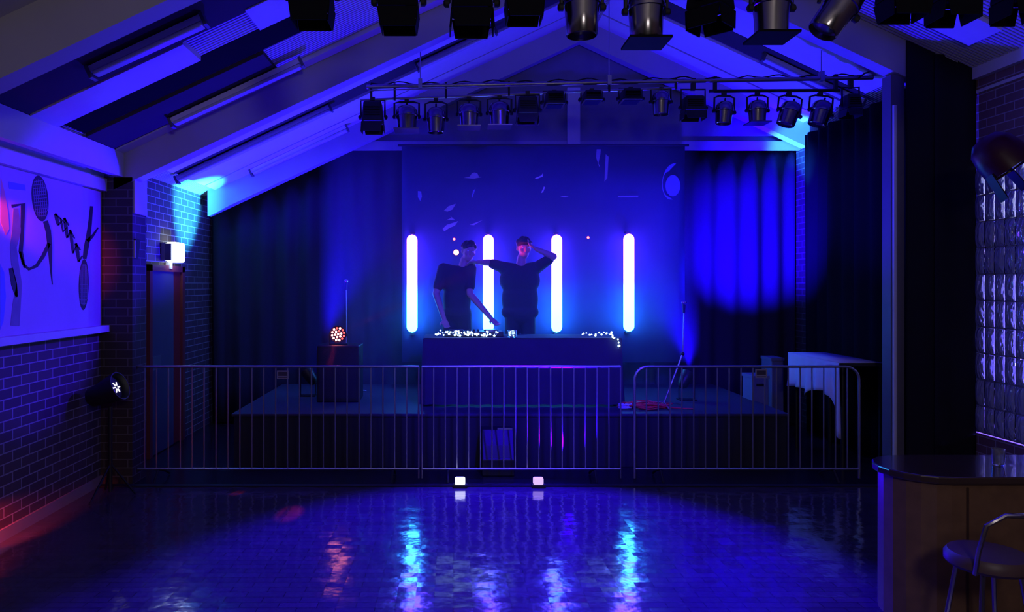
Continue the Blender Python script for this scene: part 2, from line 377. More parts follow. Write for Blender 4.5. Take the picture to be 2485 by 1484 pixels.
# LED tubes
def tube_mat():
    m = bpy.data.materials.new('pixel_tube'); m.use_nodes = True; nt = m.node_tree; b = nt.nodes['Principled BSDF']
    tc = nt.nodes.new('ShaderNodeTexCoord'); sp = nt.nodes.new('ShaderNodeSeparateXYZ'); nt.links.new(tc.outputs['Object'], sp.inputs[0])
    cr = nt.nodes.new('ShaderNodeValToRGB'); el = cr.color_ramp.elements
    mr = nt.nodes.new('ShaderNodeMapRange'); mr.inputs['From Min'].default_value = 0; mr.inputs['From Max'].default_value = 1.24
    nt.links.new(sp.outputs[2], mr.inputs[0]); nt.links.new(mr.outputs[0], cr.inputs[0])
    el[0].position = .10; el[0].color = (0.03, 0.34, 1, 1); el[1].position = .95; el[1].color = (0.14, 0.035, 1, 1)
    e = el.new(.38); e.color = (0.035, 0.24, 1, 1); e = el.new(.50); e.color = (0.06, 0.045, 1, 1)
    nt.links.new(cr.outputs[0], b.inputs['Emission Color']); b.inputs['Emission Strength'].default_value = TUBE_E
    b.inputs['Base Color'].default_value = (.8, .8, .8, 1)
    return m
TUBE_E = 30.0
TM = tube_mat(); TY = 9.38; TR = .068; TL = 1.24
t0 = None
for px, py, lab in ((1000, 806, 'leftmost glowing tube, white to cyan, standing clear of the people'),
                    (1185, 806, 'glowing tube mostly hidden between the two people at the table'),
                    (1351, 806, 'glowing tube beside the raised elbow of the person in the cap'),
                    (1526, 804, 'rightmost glowing tube, white to cyan, nearest the leaning microphone stand')):
    q = P(px, py, TY)
    if t0 is None:
        t0 = thing('light_tube', lab, 'light tube', (0,0,0), 'glowing tubes on the backdrop')
        pr = [(.002, 0)]+[(TR*math.sin(a), TR*(1-math.cos(a))) for a in (.4, .8, 1.2, PI/2)]
        pr += [(TR, TL*.3), (TR, TL*.6)]+[(r, TL-z) for r, z in pr[::-1]]
        MB().lathe(pr, seg=20).build('diffuser', TM, t0, smooth=True)
        MB().box(-.012, .012, .05, .10, -.03, TL+.03).box(-.03, .03, .03, .124, -.03, -.012).box(-.03, .03, .03, .124, TL+.012, TL+.03).build('mounting_rail', BLACK, t0)
        t0.location = q
    else: dup(t0, q, lab)

# painted backdrop behind the tubes
BD = mat('backdrop_cloth', (0.04, 0.055, 0.16), 0.95, var=.25, scale=2.2, spec=.1)
BDP = mat('backdrop_paint', (0.34, 0.33, 0.42), 0.9)
BY = 9.52
bd = MB(); x0, x1 = P(975, 0, BY).x, P(1662, 0, BY).x
n = 40
vs = [(x0+(x1-x0)*i/n, BY+.012*math.sin(i*.9+r), .9+(3.68-.9)*r/5) for r in range(6) for i in range(n+1)]
bd.add(vs, [(r*(n+1)+i, r*(n+1)+i+1, (r+1)*(n+1)+i+1, (r+1)*(n+1)+i) for r in range(5) for i in range(n)])
bdo = tag(bd.build('painted_backdrop', BD, smooth=True), 'large dark painted backdrop cloth behind the glowing tubes and the two people', 'backdrop')
sdm = bdo.modifiers.new('solid', 'SOLIDIFY'); sdm.thickness = .004; sdm.offset = 1
b = MB().tube([(x0-.05, BY, 3.69), (x1+.05, BY, 3.69)], .016, 8)
for x in (x0+.3, (x0+x1)/2, x1-.3): b.bar((x, BY, 3.69), (x, 9.915, 3.74), .02, .02)
b.build('hanging_pole', BLACK, bdo)
def motif(name, polys, m=BDP):
    b = MB()
    for pl in polys: b.prism([P(x, y, BY-.022) for x, y in pl], (0, .006, 0))
    return b.build(name, m, bdo)
motif('painted_saucer', [[(1126,431),(1140,428),(1145,420),(1152,418),(1159,421),(1162,428),(1170,429),(1150,433)]])
motif('painted_leaf', [[(1077,511),(1088,500),(1100,496),(1106,494),(1098,508),(1086,513)]])
motif('painted_streak', [[(1298,432),(1314,425),(1317,420),(1317,428),(1302,434)], [(1313,468),(1320,452),(1323,454),(1318,466)], [(1360,476),(1380,476),(1370,478.5)]], mat('backdrop_white', (0.7, 0.68, 0.7), .9))
motif('painted_lizard', [[(1074,555),(1084,545),(1100,540),(1112,536),(1104,547),(1090,553),(1078,561)], [(1082,534),(1096,528),(1092,523),(1104,533)], [(1140,545),(1165,536),(1172,533),(1150,546)]])
motif('painted_tower', [[(1448,362),(1458,362),(1457,374),(1452,396),(1456,403),(1454,404),(1447,382)], [(1470,374),(1477,380),(1474,432),(1467,440)], [(1500,475),(1550,474),(1548,478),(1500,478)]])
motif('painted_planet', [[(1633+26*math.cos(a)-4*math.sin(a), 440+44*math.sin(a)) for a in [PI*.45+PI*1.1*i/14 for i in range(15)]]+[(1622+14*math.cos(a), 446+30*math.sin(a)) for a in [PI*1.5-PI*.95*i/10 for i in range(11)]],
                         [(1633+18*math.cos(2*PI*i/16), 450+26*math.sin(2*PI*i/16)) for i in range(16)]], mat('backdrop_blue', (0.24, 0.26, 0.55), .9))
motif('painted_figure', [[(1145,476),(1148,462),(1153,458),(1155,453),(1151,466),(1146,480)], [(1014,463),(1022,464),(1024,476),(1020,488),(1014,478)]], mat('backdrop_blue', (0.24, 0.26, 0.55), .9))

# DJ table with black cloth
DY0, DY1, DZ = 8.17, 8.80, 1.305
dx0, dx1 = P(1030, 0, DY0).x, P(1506, 0, DY0).x
dt = thing('dj_table', 'long black-clothed table on the stage in front of the two people', 'table', ((dx0+dx1)/2, 8.5, SZ))
MB().box(dx0, dx1, DY0, DY1, DZ-.03, DZ).build('tabletop', BLACK, dt)
for x in (dx0+.06, dx1-.06):
    for y in (DY0+.06, DY1-.06): MB().tube([(x, y, SZ), (x, y, DZ-.03)], .018, 8).build('leg', BLACK, dt, smooth=True)
b = MB(); n = 120; path = [(dx0-.01, DY1), (dx0-.01, DY0-.015), (dx1+.01, DY0-.015), (dx1+.01, DY1)]
seg = [(Vector((*path[i], 0)), Vector((*path[i+1], 0))) for i in range(3)]; Lt = sum((c-a).length for a, c in seg); vs = []
for r in range(7):
    for i in range(n+1):
        t = i/n*Lt
        for a, c in seg:
            if t <= (c-a).length+1e-6: break
            t -= (c-a).length
        d = (c-a).normalized(); nr = Vector((d.y, -d.x, 0)); f = r/6
        q = a+d*t+nr*(.004+.022*f*(1+math.sin(i*.9+.4*math.sin(i*.31)))); vs.append((q.x, q.y, DZ-.005-(DZ-SZ-.03)*f))
b.add(vs, [(r*(n+1)+i, r*(n+1)+i+1, (r+1)*(n+1)+i+1, (r+1)*(n+1)+i) for r in range(6) for i in range(n)])
b.box(dx0-.01, dx1+.01, DY0-.015, DY1, DZ, DZ+.006)
tag(b.build('table_cloth', mat('dj_cloth', (0.05, 0.05, 0.075), 0.85, spec=.2), smooth=True), 'black cloth hanging in folds from the table in front of the two people', 'tablecloth')
TZ = DZ+.006
# controller on the table
cx = P(1150, 0, 8.5).x
ct = thing('dj_controller', 'flat black mixing controller on the table behind the left fairy lights', 'mixer', (cx, 8.52, TZ))
MB().box(cx-.33, cx+.33, 8.36, 8.68, TZ+.001, TZ+.055).build('case', BLACK, ct, bevel=.006)
for sx in (-.2, .2): MB().lathe([(.085, 0), (.085, .014), (.075, .018), (.001, .018)], Matrix.Translation((cx+sx, 8.53, TZ+.055)), 24).build('jog_wheel', mat('jog_metal', (.2,.2,.22), .3, metal=.8), ct, smooth=True)
for k in range(6): MB().lathe([(.011, 0), (.009, .02), (.001, .02)], Matrix.Translation((cx-.05+.05*(k % 3), 8.45+.09*(k//3), TZ+.055)), 10).build('knob', RUBBER, ct)

# fairy lights
BULB = mat('fairy_bulb', (.8, .8, .8), .3, emit=(.50, .82, 1.0), es=7.0)
WIRE = mat('clear_wire', (.35, .4, .42), .3, emit=None)
def fairy(label, pts, nb, spread):
    p0 = Vector(pts[0]); t = thing('fairy_lights', label, 'fairy lights', p0, 'white fairy lights on the table')
    pts = [Vector(p) for p in pts]; ls = [0]
    for i in range(1, len(pts)): ls.append(ls[-1]+(pts[i]-pts[i-1]).length)
    def at(u):
        u *= ls[-1]
        for i in range(1, len(pts)):
            if u <= ls[i]+1e-9:
                return pts[i-1].lerp(pts[i], (u-ls[i-1])/(ls[i]-ls[i-1]))
        return pts[-1]
    wp = []
    for k in range(nb):
        q = at((k+.5)/nb)+Vector((random.uniform(-1, 1)*spread*.6, random.uniform(-.5, 1)*spread*.5, random.random()**1.2*spread))
        wp.append(q); MB().ball(q, random.choice((.007, .009, .011)), 8, 6).build('bulb', BULB, t, smooth=True)
    MB().tube([pts[0]]+wp+[pts[-1]], .0022, 5).build('wire', WIRE, t, smooth=True)
    return t
fy = DY0+.05
fairy('heap of white fairy lights along the left front edge of the black table', [P(1062, 812, fy), P(1110, 815, fy), P(1150, 815, fy), P(1203, 815, fy)], 62, .055)
fairy('white fairy lights on the right front edge, one strand dangling off the table', [P(1410, 812, fy), P(1450, 814, fy), P(1483, 812, fy), P(1491, 818, DY0-.05), P(1499, 830, DY0-.055), P(1500, 846, DY0-.055)], 27, .035)
q = P(1243, 818, 8.24)
j = thing('glass_jar', 'clear glass jar of tiny white lights at the middle of the table', 'jar', (q.x, q.y, TZ))
MB().lathe([(.050, .001), (.052, .01), (.052, .075), (.046, .08), (.046, .07), (.046, .012), (.001, .010)], Matrix.Translation((q.x, q.y, TZ)), 20).build('glass', mat('jar_glass', (.9,.95,1), .05, trans=.9, var=.02), j, smooth=True)
for k in range(12): MB().ball((q.x+random.uniform(-.032, .032), q.y+random.uniform(-.03, .03), TZ+.02+random.random()*.045), .0065, 8, 6).build('bulb', BULB, j, smooth=True)
MB().tube([(q.x+.03*math.sin(k*2.1), q.y+.03*math.cos(k*1.7), TZ+.02+.004*k) for k in range(14)], .002, 5).build('wire', WIRE, j)

# small red lamps on a pipe behind the table
RED = mat('red_led', (.5, .02, .02), .3, emit=(1.0, .05, .06), es=14)
REDW = mat('red_led_hot', (.5, .1, .1), .3, emit=(1.0, .22, .20), es=16)
yy = 9.43
def redlamp(px, py, r, lab, m):
    q = P(px, py, yy)
    t = thing('pin_lamp', lab, 'lamp', (q.x, yy, q.z), 'small red lamps at the back')
    M = Matrix.Translation(q) @ Matrix.Rotation(PI/2, 4, 'X')
    MB().lathe([(r*.6, -.05), (r*1.25, -.03), (r*1.3, .012), (r*1.05, .012), (r*1.05, .004)], M, 16, cap=True).build('housing', BLACK, t, smooth=True)
    MB().lathe([(r, .006), (r*.8, .012), (.001, .015)], M, 16, cap=False).build('lens', m, t, smooth=True)
    MB().tube([(q.x, yy+.04, q.z), (q.x, yy+.078, q.z)], r*.5, 8).build('bracket', BLACK, t)
redlamp(1102, 580, .016, 'tiny red lamp above the round red lamp left of the people', RED)
redlamp(1107, 612, .034, 'round glowing red lamp beside the left person\'s head', REDW)
redlamp(1427, 576, .016, 'tiny red lamp between the two right-hand glowing tubes', RED)

# speaker cabinet and red floor lamp left of the table, microphone stand behind it
sx0, sx1, sy = P(770, 0, 8.5).x, P(872, 0, 8.5).x, 8.45
sp = thing('speaker_cabinet', 'black speaker cabinet on the stage under the round red lamp', 'speaker', ((sx0+sx1)/2, sy+.2, SZ))
zt = P(0, 838, sy).z
MB().box(sx0, sx1, sy, sy+.42, SZ, zt).build('cabinet', BLACK, sp, bevel=.012)
MB().box(sx0+.03, sx1-.03, sy-.012, sy+.002, SZ+.04, zt-.04).build('grille', mat('speaker_grille', (.02,.02,.022), .8, bump=.4, scale=90), sp)
for k in range(2): MB().box(sx0-.004 if k == 0 else sx1-.002, sx0+.002 if k == 0 else sx1+.004, sy+.12, sy+.28, zt-.2, zt-.12).build('handle', RUBBER, sp)
q = P(821, 810, sy+.10)
rl = thing('par_lamp', 'round red stage lamp with a ring of LEDs on top of the speaker cabinet', 'stage lamp', (q.x, q.y, zt))
M = Matrix.Translation(q) @ Matrix.Rotation(PI/2, 4, 'X')
MB().lathe([(.03, -.16), (.075, -.13), (.095, -.02), (.10, .03), (.092, .03), (.090, .012), (.001, .012)], M, 28).build('housing', BLACK, rl, smooth=True)
for rr, nn in ((0, 1), (.036, 6), (.070, 12)):
    for k in range(nn):
        a = 2*PI*k/nn+.2; bright = (k*7+nn) % 5 < 2 or (math.cos(a) < -.2)
        MB().lathe([(.0125, 0), (.0105, .006), (.001, .009)], M @ Matrix.Translation((rr*math.cos(a), rr*math.sin(a), .013)), 10, cap=False).build('led', REDW if bright else mat('red_led_dim', (.5,.05,.04), .3, emit=(1,.10,.07), es=2.2), rl, smooth=True)
MB().tube([(q.x-.105, q.y+.02, q.z), (q.x-.105, q.y+.02, zt+.006), (q.x+.105, q.y+.02, zt+.006), (q.x+.105, q.y+.02, q.z)], .008, 6).build('yoke', BLACK, rl)
lamp('par_lamp_beam_floor', 'SPOT', (q.x, q.y-.06, q.z), (1.0, .04, .05), 420, aim=(-1.36, 6.15, 0), angle=5, blend=.5, size=.03)
lamp('par_lamp_beam_edge', 'SPOT', (q.x-.03, q.y-.06, q.z), (1.0, .04, .05), 260, aim=(-1.97, 6.74, 0), angle=2.6, blend=.5, size=.02)
lamp('par_lamp_beam_face', 'SPOT', (q.x+.05, q.y-.08, q.z+.02), (1.0, .03, .12), 420, aim=(.86, 8.88, 2.36), angle=5, blend=.6, size=.03)

def mic_stand(name, label, base, knuckle, top, r=.011):
    base, knuckle, top = Vector(base), Vector(knuckle), Vector(top)
    t = thing(name, label, 'microphone stand', base)
    MB().tube([base+Vector((0,0,.03)), knuckle], r, 8).build('lower_pole', STEEL, t, smooth=True)
    MB().tube([knuckle, top-Vector((0,0,.05))], r*.75, 8).build('upper_pole', STEEL, t, smooth=True)
    MB().ball(knuckle, .022, 10, 8).build('clutch', BLACK, t, smooth=True)
    for k in range(3):
        a = 2*PI*k/3+.5
        MB().tube([base+Vector((0,0,.06)), base+Vector((.26*math.cos(a), .26*math.sin(a), .012))], .008, 6).build('leg', STEEL, t, smooth=True)
    mb = MB().tube([top-Vector((0,0,.06)), top+Vector((0,0,.04))], [.014, .019], 10).build('microphone', BLACK, t, smooth=True)
    MB().ball(top+Vector((0,-.004,.055)), (.03, .026, .022), 12, 8).build('grille', CHROME, mb, smooth=True)
    return t
mic_stand('microphone_stand', 'upright microphone stand behind the red lamp on the speaker cabinet', (P(841,0,9.16).x, 9.16, SZ), P(841, 812, 9.16), P(840, 692, 9.16))
mic_stand('microphone_stand', 'leaning microphone stand on the stage to the right of the table', (P(1610,0,8.12).x, 8.12, SZ), P(1657, 858, 8.12), P(1660, 746, 8.12))
# cable coil and small things on the stage
c0 = P(1568, 976, 8.0); b = MB()
pts = []
for k in range(240):
    a = k*.23; rr = .14+.045*math.sin(k*.37)+.02*math.sin(k*1.3)
    pts.append((c0.x+rr*1.35*math.cos(a)+.035*math.sin(k*.11), 8.06+rr*.8*math.sin(a), SZ+.010+.045*(k/240)+.008*math.sin(k*.9)))
pts += [(c0.x+.3, 8.0, SZ+.01), (c0.x+.5, 7.95, SZ+.008)]
b.tube(pts, .0075, 6)
tag(b.build('cable_coil', mat('red_cable', (.75, .05, .06), .35), smooth=True), 'coil of red cable on the stage at the foot of the leaning stand', 'cable')
pts = [(P(1516,0,8.0).x+.07*math.cos(k*.4), 7.98+.05*math.sin(k*.4), SZ+.008+.0011*k) for k in range(48)]
tag(MB().tube(pts, .007, 6).build('cable_coil', mat('white_cable', (.7,.7,.66), .35), smooth=True), 'small coil of white cable left of the red cable on the stage', 'cable')
def floor_par(label, base, aim, px=None):
    base = Vector(base); aim = Vector(aim); t = thing('floor_lamp', label, 'stage lamp', base, 'black floor lamps aimed at the roof')
    c = base+Vector((0, 0, .27)); M = Matrix.Translation(c) @ (aim-c).to_track_quat('Z', 'Y').to_matrix().to_4x4()
    MB().lathe([(.03, -.15), (.06, -.12), (.075, 0), (.078, .05), (.07, .05), (.068, .03), (.001, .03)], M, 24).build('housing', BLACK, t, smooth=True)
    MB().lathe([(.066, .032), (.04, .040), (.001, .043)], M, 20, cap=False).build('lens', mat('blue_lens', (.1,.15,.6), .15, emit=(.05,.15,1), es=3), t, smooth=True)
    MB().tube([c+Vector((-.09,0,0)), base+Vector((-.09,0,.012)), base+Vector((.09,0,.012)), c+Vector((.09,0,0))], .008, 6).build('yoke', BLACK, t)
    MB().box(base.x-.1, base.x+.1, base.y-.07, base.y+.07, base.z, base.z+.012).build('base', BLACK, t)
floor_par('black floor lamp left of the speaker cabinet, pointing up at the brick corner', (-1.75, 8.92, SZ), (-3.3, 9.3, 2.92))
floor_par('black floor lamp right of the leaning stand, pointing up at the back curtain', (2.72, 8.62, SZ), (4.5, 9.9, 3.3))
# pale crates near the draped table
for k, (pa, pb, y, zz, lab) in enumerate(((1826, 1866, 8.55, .84, 'pale upright case on the floor between the stage and the draped table'), (1872, 1902, 9.2, .98, 'narrow pale case set back on the floor left of the draped table'))):
    a, c = P(pa, 0, y).x, P(pb, 0, y).x
    t = thing('storage_crate', lab, 'crate', ((a+c)/2, y+.15, 0), 'pale cases beside the stage')
    MB().box(a, c, y, y+.3, 0, zz).build('body', mat('crate_plastic', (.16,.17,.26), .5), t, bevel=.01)
    MB().box(a-.008, c+.008, y-.008, y+.308, zz-.03, zz+.008).build('lid', mat('crate_plastic', (.16,.17,.26), .5), t, bevel=.004)
    MB().box((a+c)/2-.05, (a+c)/2+.05, y-.012, y-.0005, zz-.11, zz-.085).build('handle', BLACK, t)
# stage monitor on the floor
mx = P(1208, 0, 7.45).x; zt = P(0, 1043, 7.45).z
t = thing('stage_monitor', 'black wedge-shaped stage monitor on the floor behind the barrier', 'speaker', (mx, 7.5, 0))
MB().prism([Vector((mx-.16, 7.34, 0)), Vector((mx-.16, 7.66, 0)), Vector((mx-.16, 7.66, zt)), Vector((mx-.16, 7.50, zt)), Vector((mx-.16, 7.34, .16))], (.32, 0, 0)).build('cabinet', BLACK, t, bevel=.008)
MB().hexa([Vector(p) for p in ((mx-.13, 7.345, .18), (mx+.13, 7.345, .18), (mx-.13, 7.352, .175), (mx+.13, 7.352, .175), (mx-.13, 7.483, zt-.04), (mx+.13, 7.483, zt-.04), (mx-.13, 7.49, zt-.045), (mx+.13, 7.49, zt-.045))]).build('grille', mat('monitor_grille', (.05,.05,.055), .6), t)
MB().box(mx+.0, mx+.15, 7.49, 7.52, zt-.002, zt+.012).build('handle', STEEL, t)

# draped table on the right
tx, ty0, ty1, tz = 3.95, 7.56, 8.70, 1.10
t = thing('side_table', 'tall dark table under a pale cloth by the right-hand curtain', 'table', (tx+.25, 8.1, 0))
MB().box(tx+.005, tx+.5, ty0, ty1, tz-.035, tz-.005).build('tabletop', mat('table_dark', (.03,.03,.035), .6), t)
for x in (tx+.06, tx+.45):
    for y in (ty0+.06, ty1-.06): MB().tube([(x, y, 0), (x, y, tz-.035)], .02, 8).build('leg', BLACK, t, smooth=True)
b = MB(); n, rows = 48, 10; bot = [(7.42, .33), (7.50, .35), (7.60, .56), (7.68, .74), (7.80, .78), (7.95, .77), (8.12, .74), (8.22, .66), (8.30, .74), (8.45, .74), (8.60, .72), (8.72, .71)]
def bz(y):
    for (a, za), (c, zc) in zip(bot, bot[1:]):
        if y <= c: return za+(zc-za)*max(0, (y-a)/(c-a))
    return bot[-1][1]
vs = []
for r in range(rows+1):
    f = r/rows
    for i in range(n+1):
        y = 7.56+(8.71-7.56)*i/n; yb = 7.46+(8.71-7.46)*i/n; z1 = bz(yb); yy2 = y+(yb-y)*f
        vs.append((tx-.008-.03*f*(1+math.sin(i*.75)), yy2, tz-(tz-z1)*f))
b.add(vs, [(r*(n+1)+i, r*(n+1)+i+1, (r+1)*(n+1)+i+1, (r+1)*(n+1)+i) for r in range(rows) for i in range(n)])
b.add([(tx-.008, 7.55, tz), (tx+.42, 7.55, tz), (tx+.42, 8.71, tz), (tx-.008, 8.71, tz)], [(0,1,2,3)])
o = b.build('pale_cloth', mat('pale_cloth', (.55,.55,.62), .85, var=.05), smooth=True); sd = o.modifiers.new('solid', 'SOLIDIFY'); sd.thickness = .004; sd.offset = 1
tag(o, 'pale cloth draped over the right-hand table with one corner trailing low', 'tablecloth')

# ------------------------------------------------------------------ crowd barriers
def barrier(label, pl, pr, Y, sign=None, n=None, R=.13):
    xl, xr = P(pl, 0, Y).x, P(pr, 0, Y).x; zt, zb = P(0, 889, Y).z, P(0, 1137, Y).z; rt = .013
    t = thing('crowd_barrier', label, 'barrier', ((xl+xr)/2, Y, 0), 'steel crowd barriers in a row')
    def arc(cx, cz, a0, a1): return [(cx+R*math.cos(a0+(a1-a0)*k/6), Y, cz+R*math.sin(a0+(a1-a0)*k/6)) for k in range(7)]
    pts = [(xl, Y, .03), (xl, Y, zt-R)]+arc(xl+R, zt-R, PI, PI/2)+arc(xr-R, zt-R, PI/2, 0)+[(xr, Y, zt-R), (xr, Y, .03)]
    if R > .05: MB().tube(pts, rt, 10).build('frame', STEEL, t, smooth=True)
    else:
        MB().tube([(xl, Y, zt), (xr, Y, zt)], rt, 10).build('top_rail', STEEL, t, smooth=True)
        for x in (xl, xr): MB().tube([(x, Y, .03), (x, Y, zt)], .008, 8).build('end_post', STEEL, t, smooth=True)
    MB().tube([(xl, Y, zb), (xr, Y, zb)], rt*.9, 8).build('bottom_rail', STEEL, t, smooth=True)
    k = n or int(round((xr-xl)/.114)); 
    for i in range(1, k):
        x = xl+(xr-xl)*i/k; top = zt
        if x < xl+R: top = zt-R+math.sqrt(max(0, R*R-(xl+R-x)**2))
        if x > xr-R: top = zt-R+math.sqrt(max(0, R*R-(x-xr+R)**2))
        MB().tube([(x, Y, zb), (x, Y, top)], .0072, 6).build('bar', STEEL, t, smooth=True)
    for x in (xl+.25, xr-.25):
        MB().tube([(x, Y-.10, .012), (x, Y-.09, .03), (x, Y, zb), (x, Y+.2, .05), (x, Y+.27, .012)], .012, 8).build('foot', RUBBER, t, smooth=True)
    if sign:
        a, c = P(sign[0], 0, Y).x, P(sign[1], 0, Y).x; z1, z2 = P(0, sign[3], Y).z, P(0, sign[2], Y).z
        o = MB().box(a, c, Y-.014, Y-.009, z1, z2).build('sign_plate', mat('plate_grey', (.35,.33,.33), .5), t)
        m = (z2-z1)
        MB().box(a+.012, c-.012, Y-.0155, Y-.0135, z1+m*.10, z1+m*.18).box(a+.012, c-.012, Y-.0155, Y-.0135, z1+m*.34, z1+m*.84).build('plate_band', mat('plate_dark', (.06,.05,.06), .5), o)
barrier('left crowd barrier, its end against the brick pier', 322, 1016, 7.15, (673, 701, 898, 918), R=.025)
barrier('middle crowd barrier, in front of the black table', 1024, 1506, 7.15, R=.025)
barrier('right crowd barrier with a rounded corner, in front of the leaning microphone stand', 1540, 2085, 7.15, (1832, 1860, 894, 916))

# ------------------------------------------------------------------ fluorescent battens under the roof
def batten(label, pa, pb, Y, drop=.135, L=None):
    # ends given by pixels on the line at distance Y just under the boarding
    def hit(px, py):
        a = (px-VX)/F
        return a*Y
    xa, xb = hit(*pa), hit(*pb); za, zb = deck(xa)-drop, deck(xb)-drop
    A, B = Vector((xa, Y, za)), Vector((xb, Y, zb)); d = (B-A).normalized(); up = Vector((-d.z, 0, d.x))
    if up.z < 0: up = -up
    t = thing('fluorescent_batten', label, 'ceiling light', (A+B)/2, 'fluorescent battens under the sloping roof')
    MB().bar(A+up*.045, B+up*.045, .045, .07, up=(0,1,0)).build('body', WHITE, t)
    MB().bar(A+d*.02+up*.012, B-d*.02+up*.002, .035, .085, up=(0,1,0)).build('diffuser', CLEAR, t, bevel=.012)
    for e, s in ((A, -1), (B, 1)): MB().bar(e+up*.028-d*.012*s, e+up*.028+d*.012*s, .092, .09, up=(0,1,0)).build('end_cap', mat('cap_grey', (.10,.10,.11), .5), t)
    for f in (.2, .8): MB().bar(A.lerp(B, f)+up*.066, A.lerp(B, f)+up*.080, .05, .03, up=(0,1,0)).build('bracket', STEEL, t)
batten('nearest fluorescent batten, high at the left between the first two rafters', (225, 0), (500, 0), 5.17)
batten('fluorescent batten just in front of the big second rafter', (420, 0), (735, 0), 6.72)
batten('long fluorescent batten just behind the big second rafter', (432, 0), (805, 0), 8.42)
batten('upper fluorescent batten behind the second rafter, above the left end of the lamp bar', (1015, 0), (1205, 0), 8.42)
batten('dim fluorescent batten low on the left roof nearest the back curtain', (612, 0), (845, 0), 9.55)
def batten_r(label, xa, xb, Y):
    A, B = Vector((xa, Y, deck(xa)-.10)), Vector((xb, Y, deck(xb)-.10)); return A, B
batten('fluorescent batten on the right-hand roof above the lamp bar', (1850, 0), (2090, 0), 8.42)

# ------------------------------------------------------------------ theatre lamps
def can_parts(root, c, r, h, tilt=(0, 0), frame=True, m=CAN, seg=26, yoke=True, fm=None, up=.16, yr=None):
    """a parcan: domed back, straight can, front ring; local axis points along the beam (down)"""
    R = Matrix.Rotation(tilt[0], 4, 'X') @ Matrix.Rotation(tilt[1], 4, 'Y')
    M = Matrix.Translation(c) @ R
    H = h
    MB().lathe([(.18*r, H*.50), (.45*r, H*.485), (.78*r, H*.42), (.95*r, H*.31), (r, H*.16), (r*1.04, H*.15), (r*1.04, H*.10), (r*.96, H*.09), (r*.90, -H*.10), (r*.86, -H*.38), (r*.80, -H*.40), (r*.80, -H*.30), (.001, -H*.22)], M, seg).build('can', m, root, smooth=True)
    MB().lathe([(.10*r, H*.50), (.10*r, H*.60), (.05*r, H*.62)], M, 10).build('cap', BLACK, root, smooth=True)
    if frame:
        q = r*1.12; b = MB().box(-q, q, -q, q, -H*.45, -H*.41); b.xf(M); b.build('gel_frame', fm or m, root)
    for sx in (-1, 1):
        b = MB().lathe([(.022, 0), (.022, .022), (.012, .03)], Matrix.Rotation(PI/2*sx, 4, 'Y'), 10)
        b.xf(M @ Matrix.Translation((sx*r*1.02, 0, .02))); b.build('knob', RUBBER, root, smooth=True)
    if yoke:
        b = MB().tube([(-r*1.12, 0, .02), (-r*1.12, 0, H*.5+up*.35), (-r*.6, 0, H*.5+up*.6), (r*.6, 0, H*.5+up*.6), (r*1.12, 0, H*.5+up*.35), (r*1.12, 0, .02)], .011, 6)
        b.xf(Matrix.Translation(c) @ Matrix.Rotation(tilt[1]*.3, 4, 'Y')); b.build('yoke', BLACK, root)
        b = MB().box(-.022, .022, -.02, .02, H*.5+up*.55, H*.5+up); b.xf(Matrix.Translation(c)); b.build('clamp', BLACK, root)
def box_parts(root, c, w, h, d, m=BLACK, flare=.35, yaw=0, up=.16, doors=True, roll=0):
    """fresnel or flood: boxy housing with four barn doors at the lower mouth"""
    M = Matrix.Translation(c) @ Matrix.Rotation(roll, 4, 'Y') @ Matrix.Rotation(yaw, 4, 'Z')
    b = MB(); k = .82
    b.hexa([Vector(p) for p in ((-w/2,-d/2,-h*.18), (w/2,-d/2,-h*.18), (-w/2,d/2,-h*.18), (w/2,d/2,-h*.18), (-w/2*k,-d/2*k,h*.5), (w/2*k,-d/2*k,h*.5), (-w/2*k,d/2*k,h*.5), (w/2*k,d/2*k,h*.5))])
    b.xf(M); b.build('housing', m, root, bevel=.015)
    b = MB()
    for i in range(4): b.box(-w*.36, w*.36, -d*.5-.006, -d*.5+.02, h*(.02+.09*i), h*(.05+.09*i))
    b.xf(M); b.build('vents', RUBBER, root)
    if doors:
        for a in range(4):
            L, Q = (w, d) if a % 2 == 0 else (d, w)
            pts = [(-L/2*.96, -Q/2, -h*.19), (L/2*.96, -Q/2, -h*.19), (L/2*.80, -Q/2-h*.3*flare, -h*.52), (-L/2*.80, -Q/2-h*.3*flare, -h*.52)]
            b = MB().prism([Vector(p) for p in pts], (0, .006, 0)); b.xf(Matrix.Rotation(a*PI/2, 4, 'Z')); b.xf(M); b.build('barn_door', m, root)
    b = MB().box(-w*.38, w*.38, -d*.38, d*.38, -h*.20, -h*.185); b.xf(M); b.build('lens', mat('dark_lens', (.02,.02,.03), .1), root)
    b = MB().tube([(-w*.56, 0, 0), (-w*.56, 0, h*.5+up*.4), (w*.56, 0, h*.5+up*.4), (w*.56, 0, 0)], .011, 6); b.xf(M); b.build('yoke', BLACK, root)
    b = MB().box(-.022, .022, -.02, .02, h*.5+up*.35, h*.5+up); b.xf(Matrix.Translation(c)); b.build('clamp', BLACK, root)
    for sx in (-1, 1):
        b = MB().lathe([(.024, 0), (.024, .02), (.012, .03)], Matrix.Translation((sx*w*.55, 0, 0)) @ Matrix.Rotation(PI/2*sx, 4, 'Y'), 10); b.xf(M); b.build('knob', RUBBER, root, smooth=True)

